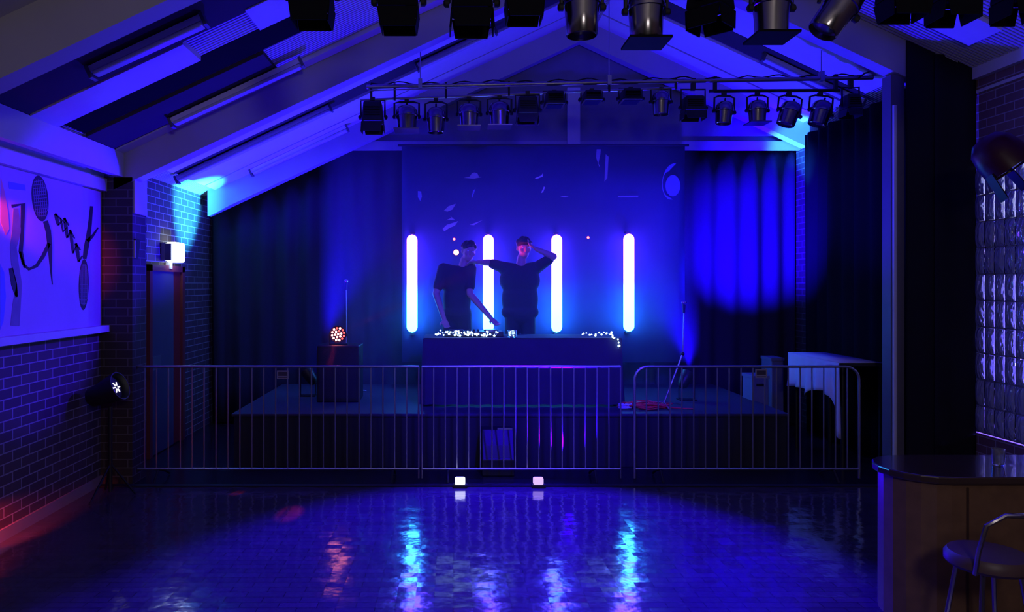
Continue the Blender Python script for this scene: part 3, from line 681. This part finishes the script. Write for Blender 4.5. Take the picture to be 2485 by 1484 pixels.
# near bar, just above the top of the picture
NY, NZ = 4.0, 3.80
nb = thing('lighting_bar', 'near lamp bar along the top of the picture carrying the big black lamps', 'lighting bar', (1.0, NY, NZ))
MB().tube([(P(640,0,NY).x, NY, NZ), (3.15, NY, NZ)], .024, 12).build('pipe', BLACK, nb, smooth=True)
for x in (-.6, 1.1, 2.8): MB().tube([(x, NY, NZ+.02), (x, NY, deck(x)-.0)], .008, 6).build('hanger', BLACK, nb)
NG = 'black and metal lamps on the near bar'
def near(kind, px, bot, w, lab, **k):
    x = P(px, 0, NY).x; zb = P(0, bot, NY).z; s = w/F*NY
    t = thing('stage_lantern', lab, 'stage lamp', (x, NY, NZ), NG)
    if kind == 'par':
        h = k.pop('h', .30); c = Vector((x, NY, zb+h*.44)); k.setdefault('up', NZ-c.z-h*.5-.02)
        can_parts(t, c, s/2/1.04 if not k.get('frame', True) else s/2/1.12, h, m=CAN, fm=MATT, **k)
    else:
        h = k.pop('h', .30); c = Vector((x, NY, zb+h*.52)); k.setdefault('up', NZ-c.z-h*.5-.02)
        box_parts(t, c, s*k.pop('k', .86), h, k.pop('d', .2), m=MATT, **k)
near('box', 758, 62, 108, 'black boxy lamp at the left end of the near bar, above the ribbed ceiling', flare=-.12, k=.92)
near('box', 968, 75, 100, 'second black boxy lamp from the left on the near bar', flare=-.15, k=.98)
near('box', 1145, 78, 106, 'third black boxy lamp from the left, over the bright roof strip', flare=.1, k=.95)
near('box', 1272, 52, 98, 'fourth black boxy lamp from the left, next to the metal can', flare=-.1, k=.95)
near('par', 1412, 94, 92, 'round-backed metal can lamp without a square frame, left of centre', h=.34, frame=False)
near('par', 1568, 105, 100, 'square-framed metal can lamp left of the corner-down black lamp', h=.34)
near('box', 1724, 72, 124, 'black lamp hanging with its corner down between two metal cans', flare=.05, yaw=PI/4, k=.70, d=.20)
near('par', 1872, 92, 100, 'square-framed metal can lamp right of the corner-down black lamp', h=.32)
near('par', 2032, 96, 88, 'metal can lamp tilted to the left near the right of the bar', h=.36, frame=False, tilt=(0, .62))
near('box', 2192, 46, 112, 'black boxy lamp directly right of the tilted metal can', flare=-.12, k=.86)
near('box', 2312, 52, 96, 'black lamp second from the right edge of the picture', flare=.1, k=.9)
near('box', 2468, 48, 84, 'black lamp cut by the right edge of the picture', flare=.1, k=.9)

# far bar over the stage front
BYY = 7.80
A, B = P(890, 211, BYY), P(2118, 188, BYY)
fb = thing('lighting_bar', 'long lamp bar over the stage carrying a row of small lamps', 'lighting bar', (A+B)/2)
MB().tube([A, B], .024, 12).build('pipe', mat('bar_alu', (.38,.37,.38), .35, metal=.9), fb, smooth=True)
MB().tube([A+Vector((.04,-.03,-.045)), P(1325, 206, BYY)+Vector((0,-.03,-.01))], .007, 6).build('lower_strip', STEEL, fb)
LW1, LW2 = P(875, 243, BYY), P(1640, 213, BYY)
MB().tube([LW1, LW2], .014, 8).build('lower_pipe', STEEL, fb, smooth=True)
def ontop(px): return A.lerp(B, (px-890)/(2118-890))
def onlow(px): return LW1.lerp(LW2, (px-875)/(1640-875))
for px in (901, 958, 1082, 1235, 1478, 1640): MB().bar(ontop(px)+Vector((0,0,.03)), onlow(px)-Vector((0,0,.015)), .022, .03, up=(0,1,0)).build('drop_arm', BLACK, fb)
S1, S2 = P(1722, 221, BYY), P(2038, 219, BYY)
MB().tube([S1, S2], .018, 8).build('short_pipe', BLACK, fb, smooth=True)
for px in (1735, 2028): MB().bar(ontop(px)+Vector((0,0,.04)), P(px, 222, BYY), .034, .03, up=(0,1,0)).build('drop_arm', BLACK, fb)
for px in (1020, 1478, 1993):
    q = ontop(px); MB().tube([q, (q.x, BYY, deck(q.x)-.04)], .006, 6).build('hanger', STEEL, fb)
    MB().box(q.x-.02, q.x+.02, BYY-.035, BYY+.035, q.z-.03, q.z+.07).build('clamp', STEEL, fb)
cb = []
for k in range(90):
    px = 900+k*13.4; q = ontop(px); cb.append((q.x, BYY+.028*math.sin(k*1.1), q.z+.028+.012*math.cos(k*1.1)+.008*math.sin(k*.37)))
tag(MB().tube(cb, .007, 5).build('power_cable', RUBBER, smooth=True), 'black power cable wound along the top of the long lamp bar', 'cable', None)
q1, q2 = P(2110, 190, BYY), P(2170, 192, 7.3)
tag(MB().tube([P(2080, 192, BYY), P(2098, 178, 7.7), P(2125, 168, 7.55), P(2150, 172, 7.4), P(2172, 190, 7.25), P(2172, 250, 7.24), P(2172, 420, 7.24)], .008, 6).build('power_cable', RUBBER, smooth=True), 'black cable looping from the lamp bar end down the pale post', 'cable')
FG = 'small lamps on the long bar'
def far(kind, px, top, bot, w, lab, **k):
    x = P(px, 0, BYY).x; zb = P(0, bot, BYY).z; zt = P(0, top, BYY).z; h = zt-zb; s = .93*w/F*BYY
    hz = k.pop('hz', None)
    hz = (onlow(px).z if px < 1660 else (S1.z if 1720 < px < 2040 else ontop(px).z)) if hz is None else hz
    t = thing('stage_lantern', lab, 'stage lamp', (x, BYY, hz), FG)
    if kind == 'par': can_parts(t, Vector((x, BYY, zb+h*.45)), s/2/1.08, h*1.0, m=CAN, up=max(.03, hz-zt), **k)
    else: box_parts(t, Vector((x, BYY, zb+h*.52)), s*.9, h, k.pop('d', .2), up=max(.03, hz-zt+.02), **k)
far('box', 905, 250, 322, 62, 'black boxy lamp hanging at the left end of the long bar', flare=.1)
far('par', 987, 252, 318, 62, 'first can lamp on the long bar, right of the end box lamp')
far('par', 1058, 256, 326, 54, 'can lamp hanging lowest on the long bar, beside the pale-edged can', frame=False)
far('par', 1138, 248, 311, 58, 'can lamp third in the left row of cans on the long bar')
far('par', 1212, 243, 309, 60, 'can lamp fourth in the left row of cans, next to the boxy lamp')
far('box', 1280, 238, 300, 62, 'black boxy lamp right of the four cans on the long bar', flare=.1)
far('box', 1345, 226, 274, 58, 'shallow flood lamp left of the hanging pale board', d=.26, doors=False)
far('box', 1436, 224, 262, 56, 'shallow flood lamp just right of the hanging pale board', d=.26, doors=False)
far('box', 1530, 220, 262, 60, 'shallow flood lamp near the middle of the long bar, second right of the pale board', d=.26, doors=False)
far('par', 1604, 216, 282, 50, 'dim can lamp right of the shallow flood lamps on the long bar', frame=False)
far('box', 1682, 236, 290, 62, 'black boxy lamp left of the short lower pipe', flare=.1)
far('par', 1757, 242, 304, 50, 'leftmost can lamp on the short lower pipe', frame=False, tilt=(0, .08))
far('par', 1838, 240, 300, 52, 'second can lamp on the short lower pipe, upright with a light streak')
far('par', 1914, 242, 308, 58, 'third can lamp on the short lower pipe, tilted to the right', frame=False, tilt=(0, .35))
far('par', 1990, 240, 308, 58, 'rightmost can lamp on the short lower pipe, tilted to the right', frame=False, tilt=(0, .3))
far('box', 2064, 232, 284, 44, 'black boxy lamp at the right end of the long bar', flare=.15)

# ------------------------------------------------------------------ left wall: mural, lamps, speaker
XM = XL+.004
mu = MB()
y0m, y1m, z0m, z1m = 4.2, 7.02, 1.515, 2.785
mu.box(XL+.001, XL+.012, y0m, y1m, z0m, z1m)
XS = XL+.0125
def stroke(pl, idx, th=.0015):
    mu.cm = idx; mu.prism([PXp(x, y, XS) for x, y in pl], (th, 0, 0)); mu.cm = 0
def band(pts, w, idx, th=.0015):
    pts = [Vector((x, y)) for x, y in pts]; L, Rr = [], []
    for i, p in enumerate(pts):
        d = (pts[min(i+1, len(pts)-1)]-pts[max(i-1, 0)]).normalized(); nn = Vector((-d.y, d.x)); ww = w[i] if isinstance(w, (list, tuple)) else w
        L.append(p+nn*ww/2); Rr.append(p-nn*ww/2)
    for i in range(len(pts)-1): stroke([L[i], L[i+1], Rr[i+1], Rr[i]], idx, th)
def racket(cx, cy, rx, ry, ang, idx=1, netidx=2):
    ca, sa = math.cos(ang), math.sin(ang)
    def tr(u, v): return (cx+u*ca-v*sa, cy+u*sa+v*ca)
    stroke([tr(rx*math.cos(t), ry*math.sin(t)) for t in [2*PI*k/24 for k in range(24)]], idx)
    for k in range(-3, 4):
        u = k*rx*.24; hh = ry*.82*math.sqrt(max(0, 1-(u/rx)**2))
        band([tr(u, -hh), tr(u, hh)], 1.3, netidx, .002)
    for k in range(-5, 6):
        v = k*ry*.15; hh = rx*.82*math.sqrt(max(0, 1-(v/ry)**2))
        band([tr(-hh, v), tr(hh, v)], 1.5, netidx, .002)
racket(97, 481, 20, 56, -.10)
band([(110, 536), (117, 560), (121, 600), (124, 660), (127, 690)], [12, 13, 11, 4, 2], 1)
band([(119, 590), (104, 622), (88, 645), (70, 653), (56, 640), (48, 610)], [9, 9, 8, 7, 6, 5], 1)
racket(203, 690, 12, 62, .02)
band([(205, 628), (209, 600), (213, 580), (218, 545), (222, 500)], [9, 12, 11, 9, 7], 1)
band([(212, 585), (226, 570), (238, 552)], [10, 6, 3], 1)
for k, (x, y, hh, ww) in enumerate(((138, 532, 32, 9), (150, 545, 40, 5), (160, 552, 56, 9), (174, 585, 66, 8), (188, 612, 52, 9))):
    band([(x-4, y-hh*.42), (x, y), (x+3, y+hh*.45)], [ww*.7, ww, ww*.6], 1)
    band([(x-5, y-hh*.42), (x+7, y-hh*.1)], [ww*.6, ww*.4], 1); band([(x+3, y+hh*.42), (x+12, y+hh*.15)], [ww*.5, ww*.4], 1)
band([(38, 505), (40, 560), (32, 600), (36, 640), (46, 690), (40, 740), (36, 790)], [12, 22, 16, 18, 14, 20, 22], 3)        # grey figure
band([(28, 500), (56, 495), (54, 560), (50, 610), (60, 650)], [8, 12, 8, 10, 5], 1)
stroke([(2, 430), (12, 470), (20, 520), (22, 555), (14, 570), (2, 540)], 4)
stroke([(0, 640), (10, 660), (14, 720), (8, 780), (0, 800)], 5); band([(26, 650), (34, 690), (40, 720)], [10, 14, 6], 1)
stroke([(20, 440), (60, 448), (62, 462), (22, 458)], 5)
mural = mu.build('painted_mural', [mat('mural_wall', (.50,.36,.52), .6, var=.10, scale=2.5), mat('mural_black', (.03,.025,.03), .6), mat('mural_line', (.22,.18,.26), .6), mat('mural_grey', (.24,.20,.24), .6, var=.3, scale=9), mat('mural_orange', (.80,.30,.25), .6), mat('mural_blue', (.16,.22,.62), .6)])
tag(mural, 'sports mural of rackets painted on the left wall panel', 'mural')

# emergency light over the door
q = PXp(403, 612, XL); yl = q.y
el = thing('emergency_light', 'glowing white emergency light over the door on the left wall', 'wall light', (XL+.05, yl, q.z))
zt, zb = PXp(0+403, 588, XL).z, PXp(403, 636, XL).z
MB().box(XL, XL+.05, yl-.16, yl+.16, zb+.01, zt-.01).build('housing', mat('light_housing', (.25,.25,.25), .5), el, bevel=.01)
MB().box(XL+.05, XL+.17, yl-.14, yl+.15, zb, zt).build('diffuser', mat('lit_diffuser', (.9,.9,.9), .4, emit=(.80,1.0,.92), es=5.5), el, bevel=.02)
MB().box(XL+.05, XL+.12, yl-.165, yl-.141, zb+.02, zt-.02).build('end_plate', mat('end_plate_grey', (.12,.12,.13), .5), el)
MB().box(XL+.01, XL+.06, yl-.04, yl+.04, zb-.075, zb).build('switch_box', WHITE, el)
# little black wall speaker on the pier
t = thing('wall_speaker', 'small black speaker bracketed on the brick pier beside the door', 'speaker', (-3.05, 7.15, 2.2))
q = P(328, 606, 7.12)
MB().hexa([Vector(p) for p in ((q.x-.035, 7.06, q.z-.10), (q.x+.015, 7.06, q.z-.10), (q.x-.035, 7.16, q.z-.10), (q.x+.015, 7.16, q.z-.10), (q.x-.015, 7.06, q.z+.10), (q.x+.035, 7.06, q.z+.10), (q.x-.015, 7.16, q.z+.10), (q.x+.035, 7.16, q.z+.10))]).build('cabinet', BLACK, t, bevel=.006)
MB().bar((-3.055, 7.12, q.z-.06), (q.x, 7.12, q.z-.06), .03, .04, up=(0,1,0)).build('bracket', BLACK, t)
MB().box(q.x+.012, q.x+.030, 7.055, 7.06, q.z-.08, q.z+.09).build('edge_trim', PALE, t)
# black lamp on a stand by the pier
bx, by = P(268, 0, 6.62).x, 6.62
t = thing('stand_lamp', 'black lamp on a stand by the left brick pier, white glint modelled on its lens', 'stage lamp', (bx, by, 0))
c = P(243, 958, by); axis = Vector((.90, -.12, .38)).normalized(); c.x = max(c.x, XL+.16)
M = Matrix.Translation(P(262, 948, by)) @ axis.to_track_quat('Z', 'Y').to_matrix().to_4x4()
MB().lathe([(.05, -.20), (.085, -.17), (.10, -.05), (.115, .02), (.13, .13), (.12, .13), (.11, .06), (.001, .06)], M, 24).build('housing', BLACK, t, smooth=True)
lz = MB().lathe([(.105, .065), (.06, .085), (.001, .09)], M, 20, cap=False).build('lens', mat('lamp_glass', (.1,.1,.12), .08), t, smooth=True)
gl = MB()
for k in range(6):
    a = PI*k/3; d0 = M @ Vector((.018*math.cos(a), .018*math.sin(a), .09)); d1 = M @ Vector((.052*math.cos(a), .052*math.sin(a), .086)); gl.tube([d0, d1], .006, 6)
gl.build('glint_star', mat('glint_white', (.8,.8,.8), .3, emit=(1, .95, 1), es=1.6), lz)  # glowing star shape put on the lens as its glint
q = P(270, 985, by)
MB().tube([(bx, by, .05), (bx, by, q.z)], .018, 8).build('pole', BLACK, t, smooth=True)
for k in range(3):
    a = 2*PI*k/3+.25; MB().tube([(bx, by, .30), (bx+.20*math.cos(a), by+.28*math.sin(a), .012)], .010, 6).build('leg', BLACK, t, smooth=True)
# red lamps on the left wall just outside the picture
for z, aim, pw, lab in ((.42, (XL+.0, 5.62, .05), 110, 'low red lamp on the left wall near the skirting'), (2.55, (XL, 5.42, 2.42), 130, 'high red lamp on the left wall at the near end of the mural')):
    base = Vector((XL+.10, 4.75, z)); t = thing('red_lamp', lab, 'wall light', base, 'red lamps on the left wall')
    d = (Vector(aim)-base).normalized(); M = Matrix.Translation(base) @ d.to_track_quat('Z', 'Y').to_matrix().to_4x4()
    MB().lathe([(.03, -.06), (.05, -.04), (.055, .03), (.05, .03), (.048, .02), (.001, .02)], M, 18).build('housing', BLACK, t, smooth=True)
    MB().lathe([(.046, .021), (.001, .026)], M, 16, cap=False).build('lens', RED, t)
    MB().box(XL, XL+.06, 4.72, 4.78, z-.03, z+.03).build('bracket', BLACK, t)
    lamp('red_lamp_beam', 'SPOT', base+d*.05, (1, .05, .09), pw, aim=aim, angle=34 if z < 1 else 24, blend=.9, size=.03)

# ------------------------------------------------------------------ right wall: red lamp, counter, stool
c = P(2432, 385, 5.4)
t = thing('wall_lamp', 'dark red round stage lamp over the glass blocks at the right edge', 'stage lamp', (c.x, c.y, c.z))
axis = Vector((-.35, -.35, -.8)).normalized(); axis = Vector((.45, -.3, -.75)).normalized()
M = Matrix.Translation(c) @ axis.to_track_quat('Z', 'Y').to_matrix().to_4x4()
MB().lathe([(.02, -.20), (.09, -.185), (.145, -.12), (.165, -.02), (.17, .10), (.155, .10), (.15, .06), (.001, .06)], M, 28).build('housing', mat('dark_red_enamel', (.045,.003,.006), .35), t, smooth=True)
MB().lathe([(.148, .062), (.08, .09), (.001, .10)], M, 24, cap=False).build('lens', mat('mirror_lens', (.5,.45,.5), .12, metal=1), t, smooth=True)
for k in range(3):
    a = 2*PI*k/3; MB().bar(M @ Vector((.165*math.cos(a), .165*math.sin(a), .06)), M @ Vector((.20*math.cos(a), .20*math.sin(a), .26)), .09, .008, up=axis.cross(Vector((0,1,0)))).build('barn_door', BLACK, t)
MB().tube([c+Vector((.10, .10, .10)), (XR-.12, c.y+.35, c.z+.25), (XR, c.y+.35, c.z+.25)], .018, 8).build('bracket', BLACK, t, smooth=True)
MB().box(XR-.012, XR, c.y+.28, c.y+.42, c.z+.15, c.z+.35).build('wall_plate', BLACK, t)

# wooden counter with a rounded end
kx0, ky0, ky1, kz = P(2205, 0, 3.85).x, 3.85, 4.30, .905
t = thing('bar_counter', 'brown wooden counter with a glossy top at the lower right', 'counter', (3.2, 4.1, 0))
def counter_outline(g, x0=kx0, n=10):
    r = (ky1-ky0)/2; cy = (ky0+ky1)/2
    o = [(3.9, ky0-g), (x0+r, ky0-g)]+[(x0+r+(r+g)*math.cos(a), cy+(r+g)*math.sin(a)) for a in [-PI/2-PI*k/n for k in range(1, n)]]+[(x0+r, ky1+g), (3.9, ky1+g)]
    return o
MB().prism([Vector((x, y, .10)) for x, y in counter_outline(0)], (0, 0, kz-.14)).build('front_panel', WOOD, t)
MB().prism([Vector((x, y, kz-.04)) for x, y in counter_outline(.03)], (0, 0, .04)).build('counter_top', mat('lacquered_top', (.05,.03,.025), .14, coat=.5), t, bevel=.008)
MB().prism([Vector((x, y, .0)) for x, y in counter_outline(-.05)], (0, 0, .10)).build('plinth', RUBBER, t)
for k in range(4): MB().box(kx0+.30+k*.34, kx0+.31+k*.34, ky0-.008, ky0+.002, .14, kz-.06).build('panel_batten', mat('dark_batten', (.06,.03,.018), .5), t)
q = P(2432, 1130, 4.05)
tg = thing('drinking_glass', 'small clear glass standing on the glossy counter top', 'glass', (q.x, 4.08, kz))
MB().lathe([(.028, .001), (.034, .09), (.031, .09), (.026, .008), (.001, .007)], Matrix.Translation((q.x, 4.08, kz)), 18).build('tumbler', mat('jar_glass', (.9,.95,1), .05, trans=.9), tg, smooth=True)
# bar stool in front of the counter
sx_, sy_ = P(2425, 0, 3.35).x, 3.42
t = thing('bar_stool', 'bar stool with bent metal backrest in front of the brown counter', 'stool', (sx_, sy_, 0))
MB().lathe([(.001, .60), (.16, .60), (.175, .615), (.175, .645), (.16, .665), (.001, .67)], Matrix.Translation((sx_, sy_, 0)), 28).build('seat', mat('stool_vinyl', (.09,.05,.05), .45), t, smooth=True)
for a in (PI/4, 3*PI/4, 5*PI/4, 7*PI/4):
    MB().tube([(sx_+.12*math.cos(a), sy_+.12*math.sin(a), .60), (sx_+.21*math.cos(a), sy_+.21*math.sin(a), .012)], .011, 8).build('leg', CHROME, t, smooth=True)
MB().tube([(sx_+.185*math.cos(a), sy_+.185*math.sin(a), .20) for a in [2*PI*k/24 for k in range(25)]], .009, 8).build('foot_ring', CHROME, t, smooth=True)
pb = [(sx_-.13, sy_-.10, .60), (sx_-.15, sy_-.15, .72), (sx_-.13, sy_-.17, .84), (sx_-.06, sy_-.19, .89), (sx_+.06, sy_-.19, .89), (sx_+.13, sy_-.17, .84), (sx_+.15, sy_-.15, .72), (sx_+.13, sy_-.10, .60)]
MB().tube(pb, .011, 8).build('backrest', CHROME, t, smooth=True)

# ------------------------------------------------------------------ the two people behind the table
SKIN = mat('skin', (.42, .26, .20), .55, var=.05)
def capsule(b, p0, p1, r0, r1, seg=14):
    p0, p1 = Vector(p0), Vector(p1); d = p1-p0; L = d.length
    M = Matrix.Translation(p0) @ d.to_track_quat('Z', 'Y').to_matrix().to_4x4()
    pr = [(max(1e-4, r0*math.sin(a)), -r0*math.cos(a)) for a in [PI/2*k/5 for k in range(6)]]+[(max(1e-4, r1*math.cos(a)), L+r1*math.sin(a)) for a in [PI/2*k/5 for k in range(6)]]
    b.lathe(pr, M, seg, cap=False)
def chain(b, pts, rs):
    for (p, q), (r, t) in zip(zip(pts, pts[1:]), zip(rs, rs[1:])): capsule(b, p, q, r, t)
def ell(b, c, r, M=None):
    k = len(b.v); b.ball((0, 0, 0), r, 20, 14); b.xf((M or Matrix()) if M is None else Matrix.Translation(c) @ M, k) if M is not None else b.xf(Matrix.Translation(c), k)
def hand(b, wrist, fwd, side, s=1.0, curl=.5, thumb=1):
    """palm, five fingers of unequal length with two bends each, thumb from the side of the palm"""
    f = Vector(fwd).normalized(); sd = Vector(side).normalized(); sd = (sd-f*sd.dot(f)).normalized(); dn = f.cross(sd)*thumb
    w = Vector(wrist); pc = w+f*.05*s
    R = Matrix((sd, f, dn)).transposed().to_4x4()
    ell(b, pc, (.040*s, .052*s, .016*s), R)
    for i, (o, L) in enumerate(((-.030, .066), (-.010, .078), (.010, .073), (.029, .058))):
        p0 = w+f*.085*s+sd*o*s; a = curl*.6; p1 = p0+(f*math.cos(a)+dn*math.sin(a))*L*.45*s
        a += curl*.7; p2 = p1+(f*math.cos(a)+dn*math.sin(a))*L*.32*s
        a += curl*.6; p3 = p2+(f*math.cos(a)+dn*math.sin(a))*L*.26*s
        chain(b, [p0-f*.02*s, p0, p1, p2, p3], [.0105*s, .0105*s, .0095*s, .0085*s, .0075*s])
    t0 = w+f*.025*s-sd*.030*s; t1 = t0+(f*.6-sd*.75+dn*.25)*.040*s; t2 = t1+(f*.85-sd*.35+dn*.35)*.032*s
    chain(b, [t0, t1, t2], [.0135*s, .0115*s, .009*s])
def fuse(o, vox, it=4):
    m = o.modifiers.new('fuse', 'REMESH'); m.mode = 'VOXEL'; m.voxel_size = vox; m.use_smooth_shade = True
    q = o.modifiers.new('soft', 'SMOOTH'); q.factor = .5; q.iterations = it
def person(label, base, head, headturn, neck, sh, el, wr, hp, kn, an, shirt, trous, hairm, hands, cap=False, tilt=0, bulk=1.0):
    """sh, el, wr, hp, kn, an: pairs of points for the picture-left and picture-right limbs"""
    t = thing('person', label, 'person', base)
    V = Vector; head, neck = V(head), V(neck); sh = [V(p) for p in sh]; el_ = [V(p) for p in el]; wr = [V(p) for p in wr]; hp = [V(p) for p in hp]; kn = [V(p) for p in kn]; an = [V(p) for p in an]
    b = MB(); pel = (hp[0]+hp[1])/2; chest = (sh[0]+sh[1])/2-V((0,0,.16)); waist = pel.lerp(chest, .45)
    ell(b, chest, (.175, .115, .19)); ell(b, chest+V((0,0,.10)), (.17, .085, .09)); ell(b, waist, (.145, .105, .17)); ell(b, pel, (.165, .12, .13))
    chain(b, [neck-V((0,0,.08)), neck.lerp(head, .4)], [.068, .056])
    H = Matrix.Rotation(headturn, 4, 'Z') @ Matrix.Rotation(tilt, 4, 'Y')
    def hd(c, r): ell(b, head+(H @ V(c)), r, H)
    hd((0, 0, .02), (.077, .098, .105)); hd((0, -.02, -.055), (.060, .075, .070)); hd((0, -.062, -.098), (.030, .028, .022))       # skull, jaw, chin
    hd((0, -.104, -.018), (.013, .020, .026)); hd((0, -.112, -.030), (.016, .013, .010))                                           # nose
    hd((0, -.092, .026), (.058, .014, .012)); hd((0, -.090, -.062), (.026, .012, .007)); hd((0, -.089, -.073), (.022, .012, .007))  # brow, lips
    for sx in (-1, 1): hd((sx*.080, .005, -.005), (.012, .020, .032)); hd((sx*.045, -.072, -.028), (.024, .020, .022))              # ears, cheeks
    for i in (0, 1):
        ell(b, sh[i], (.062, .062, .062)); chain(b, [chest+V((0, 0, .12)), sh[i], el_[i], el_[i].lerp(wr[i], .3), wr[i]], [.07, .056, .042, .040, .028])
        chain(b, [pel, hp[i], kn[i], kn[i].lerp(an[i], .3), an[i]], [.11, .092, .058, .057, .038])
        chain(b, [an[i]+V((0, .03, -.035)), an[i]+V((0, -.10, -.05)), an[i]+V((0, -.17, -.055))], [.040, .036, .028])
        f, sd, cu, th = hands[i]; hand(b, wr[i], f, sd, 1.0, cu, th)
    body = b.build('body', SKIN, t, smooth=True); fuse(body, .0085, 3)
    for sx in (-1, 1):
        e = MB(); ell(e, head+(H @ V((sx*.031, -.088, .006))), (.012, .009, .008), H); e.build('eye', mat('eye_white', (.7,.7,.68), .2), t, smooth=True)
    # shirt, trousers, shoes, hair
    b = MB(); ell(b, chest, (.192*bulk, .132, .20)); ell(b, chest+V((0,0,.10)), (.188*bulk, .100, .095)); ell(b, waist, (.172*bulk, .126, .30)); ell(b, pel+V((0,0,.03)), (.178*bulk, .134, .12))
    for i in (0, 1): chain(b, [chest+V((0,0,.115)), sh[i], sh[i].lerp(el_[i], .72)], [.082, .074, .062])
    fuse(b.build('shirt', shirt, t, smooth=True), .011, 4)
    b = MB(); ell(b, pel-V((0,0,.03)), (.176, .130, .11))
    for i in (0, 1): chain(b, [pel-V((0,0,.02)), hp[i], kn[i], an[i]+V((0,0,.03))], [.12, .104, .074, .062])
    fuse(b.build('trousers', trous, t, smooth=True), .013, 3)
    for i in (0, 1):
        b = MB(); chain(b, [an[i]+V((0, .04, -.035)), an[i]+V((0, -.10, -.048)), an[i]+V((0, -.19, -.055))], [.050, .046, .036]); fuse(b.build('shoe', RUBBER, t, smooth=True), .01, 2)
    b = MB()
    for k in range(26):
        a = random.uniform(0, 2*PI); e = random.uniform(.15, 1.35); q = V((.070*math.cos(a)*math.cos(e), .012+.088*math.sin(a)*math.cos(e), .035+.085*math.sin(e)))
        if q.y < -.055 and q.z < .075: continue
        ell(b, head+(H @ q), (.034,)*3, H)
    ell(b, head+(H @ V((0, .022, .045))), (.086, .096, .090), H)
    fuse(b.build('hair', hairm, t, smooth=True), .010, 2)
    if cap:
        b = MB(); ell(b, head+(H @ V((0, .005, .062))), (.092, .112, .075), H); k = len(b.v)
        b.prism([V((.085*math.cos(a), -.085-.085*math.sin(a), 0)) for a in [PI*i/10 for i in range(11)]], (0, 0, .012)); b.xf(Matrix.Translation(head) @ H @ Matrix.Translation((0, 0, .062)), k)
        fuse(b.build('cap', mat('cap_cloth', (.03,.03,.04), .9), t, smooth=True), .007, 2)
    return t
DARKSH = mat('dark_shirt', (.03, .03, .04), .9); DARKTR = mat('dark_trousers', (.02, .02, .028), .9); HAIR = mat('dark_hair', (.03, .018, .012), .5)
FZ = SZ
A0 = 8.98
def p(px, py, y=A0): return P(px, py, y)
person('person with dark hair leaning at the left behind the table, one arm reaching down', (p(1105, 0).x, A0, FZ), p(1137, 611), .25, p(1122, 644),
       (p(1076, 652), p(1142, 652)), (p(1058, 712, 8.90), p(1140, 712, 8.86)), (p(1078, 775, 8.70), p(1192, 772, 8.66)),
       (p(1094, 0)+Vector((0, 0, .98+FZ-p(0, 0).z)), p(1124, 0)+Vector((0, 0, .98+FZ-p(0, 0).z))),
       (Vector((p(1088, 0).x, A0-.03, FZ+.52)), Vector((p(1130, 0).x, A0-.03, FZ+.52))), (Vector((p(1084, 0).x, A0+.02, FZ+.10)), Vector((p(1134, 0).x, A0+.02, FZ+.10))),
       DARKSH, DARKTR, HAIR, (((.3, -.6, -.75), (1, 0, 0), .5, 1), ((.55, -.5, -.6), (1, .3, 0), .5, 1)), tilt=.18)
person('person in a dark cap, one elbow raised, arm around the other person', (p(1262, 0).x, A0, FZ), p(1271, 602), .15, p(1263, 640),
       (p(1219, 648), p(1304, 648)), (p(1188, 637, 9.03), p(1343, 622, 8.84)), (p(1160, 636, 8.90), p(1302, 604, 8.84)),
       (p(1245, 0)+Vector((0, 0, .98+FZ-p(0, 0).z)), p(1279, 0)+Vector((0, 0, .98+FZ-p(0, 0).z))),
       (Vector((p(1240, 0).x, A0-.03, FZ+.52)), Vector((p(1284, 0).x, A0-.03, FZ+.52))), (Vector((p(1236, 0).x, A0+.02, FZ+.10)), Vector((p(1288, 0).x, A0+.02, FZ+.10))),
       DARKSH, DARKTR, HAIR, (((-.95, -.1, .02), (0, -.9, .4), .6, -1), ((-.75, .1, .5), (0, 1, .3), .5, -1)), cap=True, bulk=1.3)

# small glowing blocks on the floor giving bright spots below the barriers
for px, c, es, lab in ((1117, (.9, .92, 1), 2.2, 'small glowing white block on the floor under the middle barrier, left one'), (1306, (.75, .5, 1), 1.0, 'dimmer glowing violet block on the floor under the middle barrier')):
    q = P(px, 0, 6.96)
    t = thing('glow_block', lab, 'glowing block', (q.x, 6.94, 0), 'small glowing blocks by the barrier')
    MB().box(q.x-.065, q.x+.065, 6.90, 6.975, 0.0, .03).build('base', BLACK, t)
    MB().box(q.x-.050, q.x+.045, 6.905, 6.965, .03, .095).build('lit_block', mat('glow_block_%d' % px, (.8,.8,.8), .3, emit=c, es=es), t, bevel=.012)
# thin haze added over the stage for tube glow, tinted with blue light
hz = bpy.data.materials.new('added_haze'); hz.use_nodes = True; nt = hz.node_tree; nt.nodes.clear()
out = nt.nodes.new('ShaderNodeOutputMaterial'); vs_ = nt.nodes.new('ShaderNodeVolumeScatter')
vs_.inputs['Density'].default_value = 0.085; vs_.inputs['Anisotropy'].default_value = 0.2; vs_.inputs['Color'].default_value = (.55, .5, .98, 1)
nt.links.new(vs_.outputs[0], out.inputs['Volume'])
o = MB().box(-1.45, 2.66, 7.95, 9.50, .60, 3.66).build('added_haze', hz)
tag(o, 'thin blue-tinted haze added around the glowing tubes and the two people', 'haze'); o['kind'] = 'stuff'
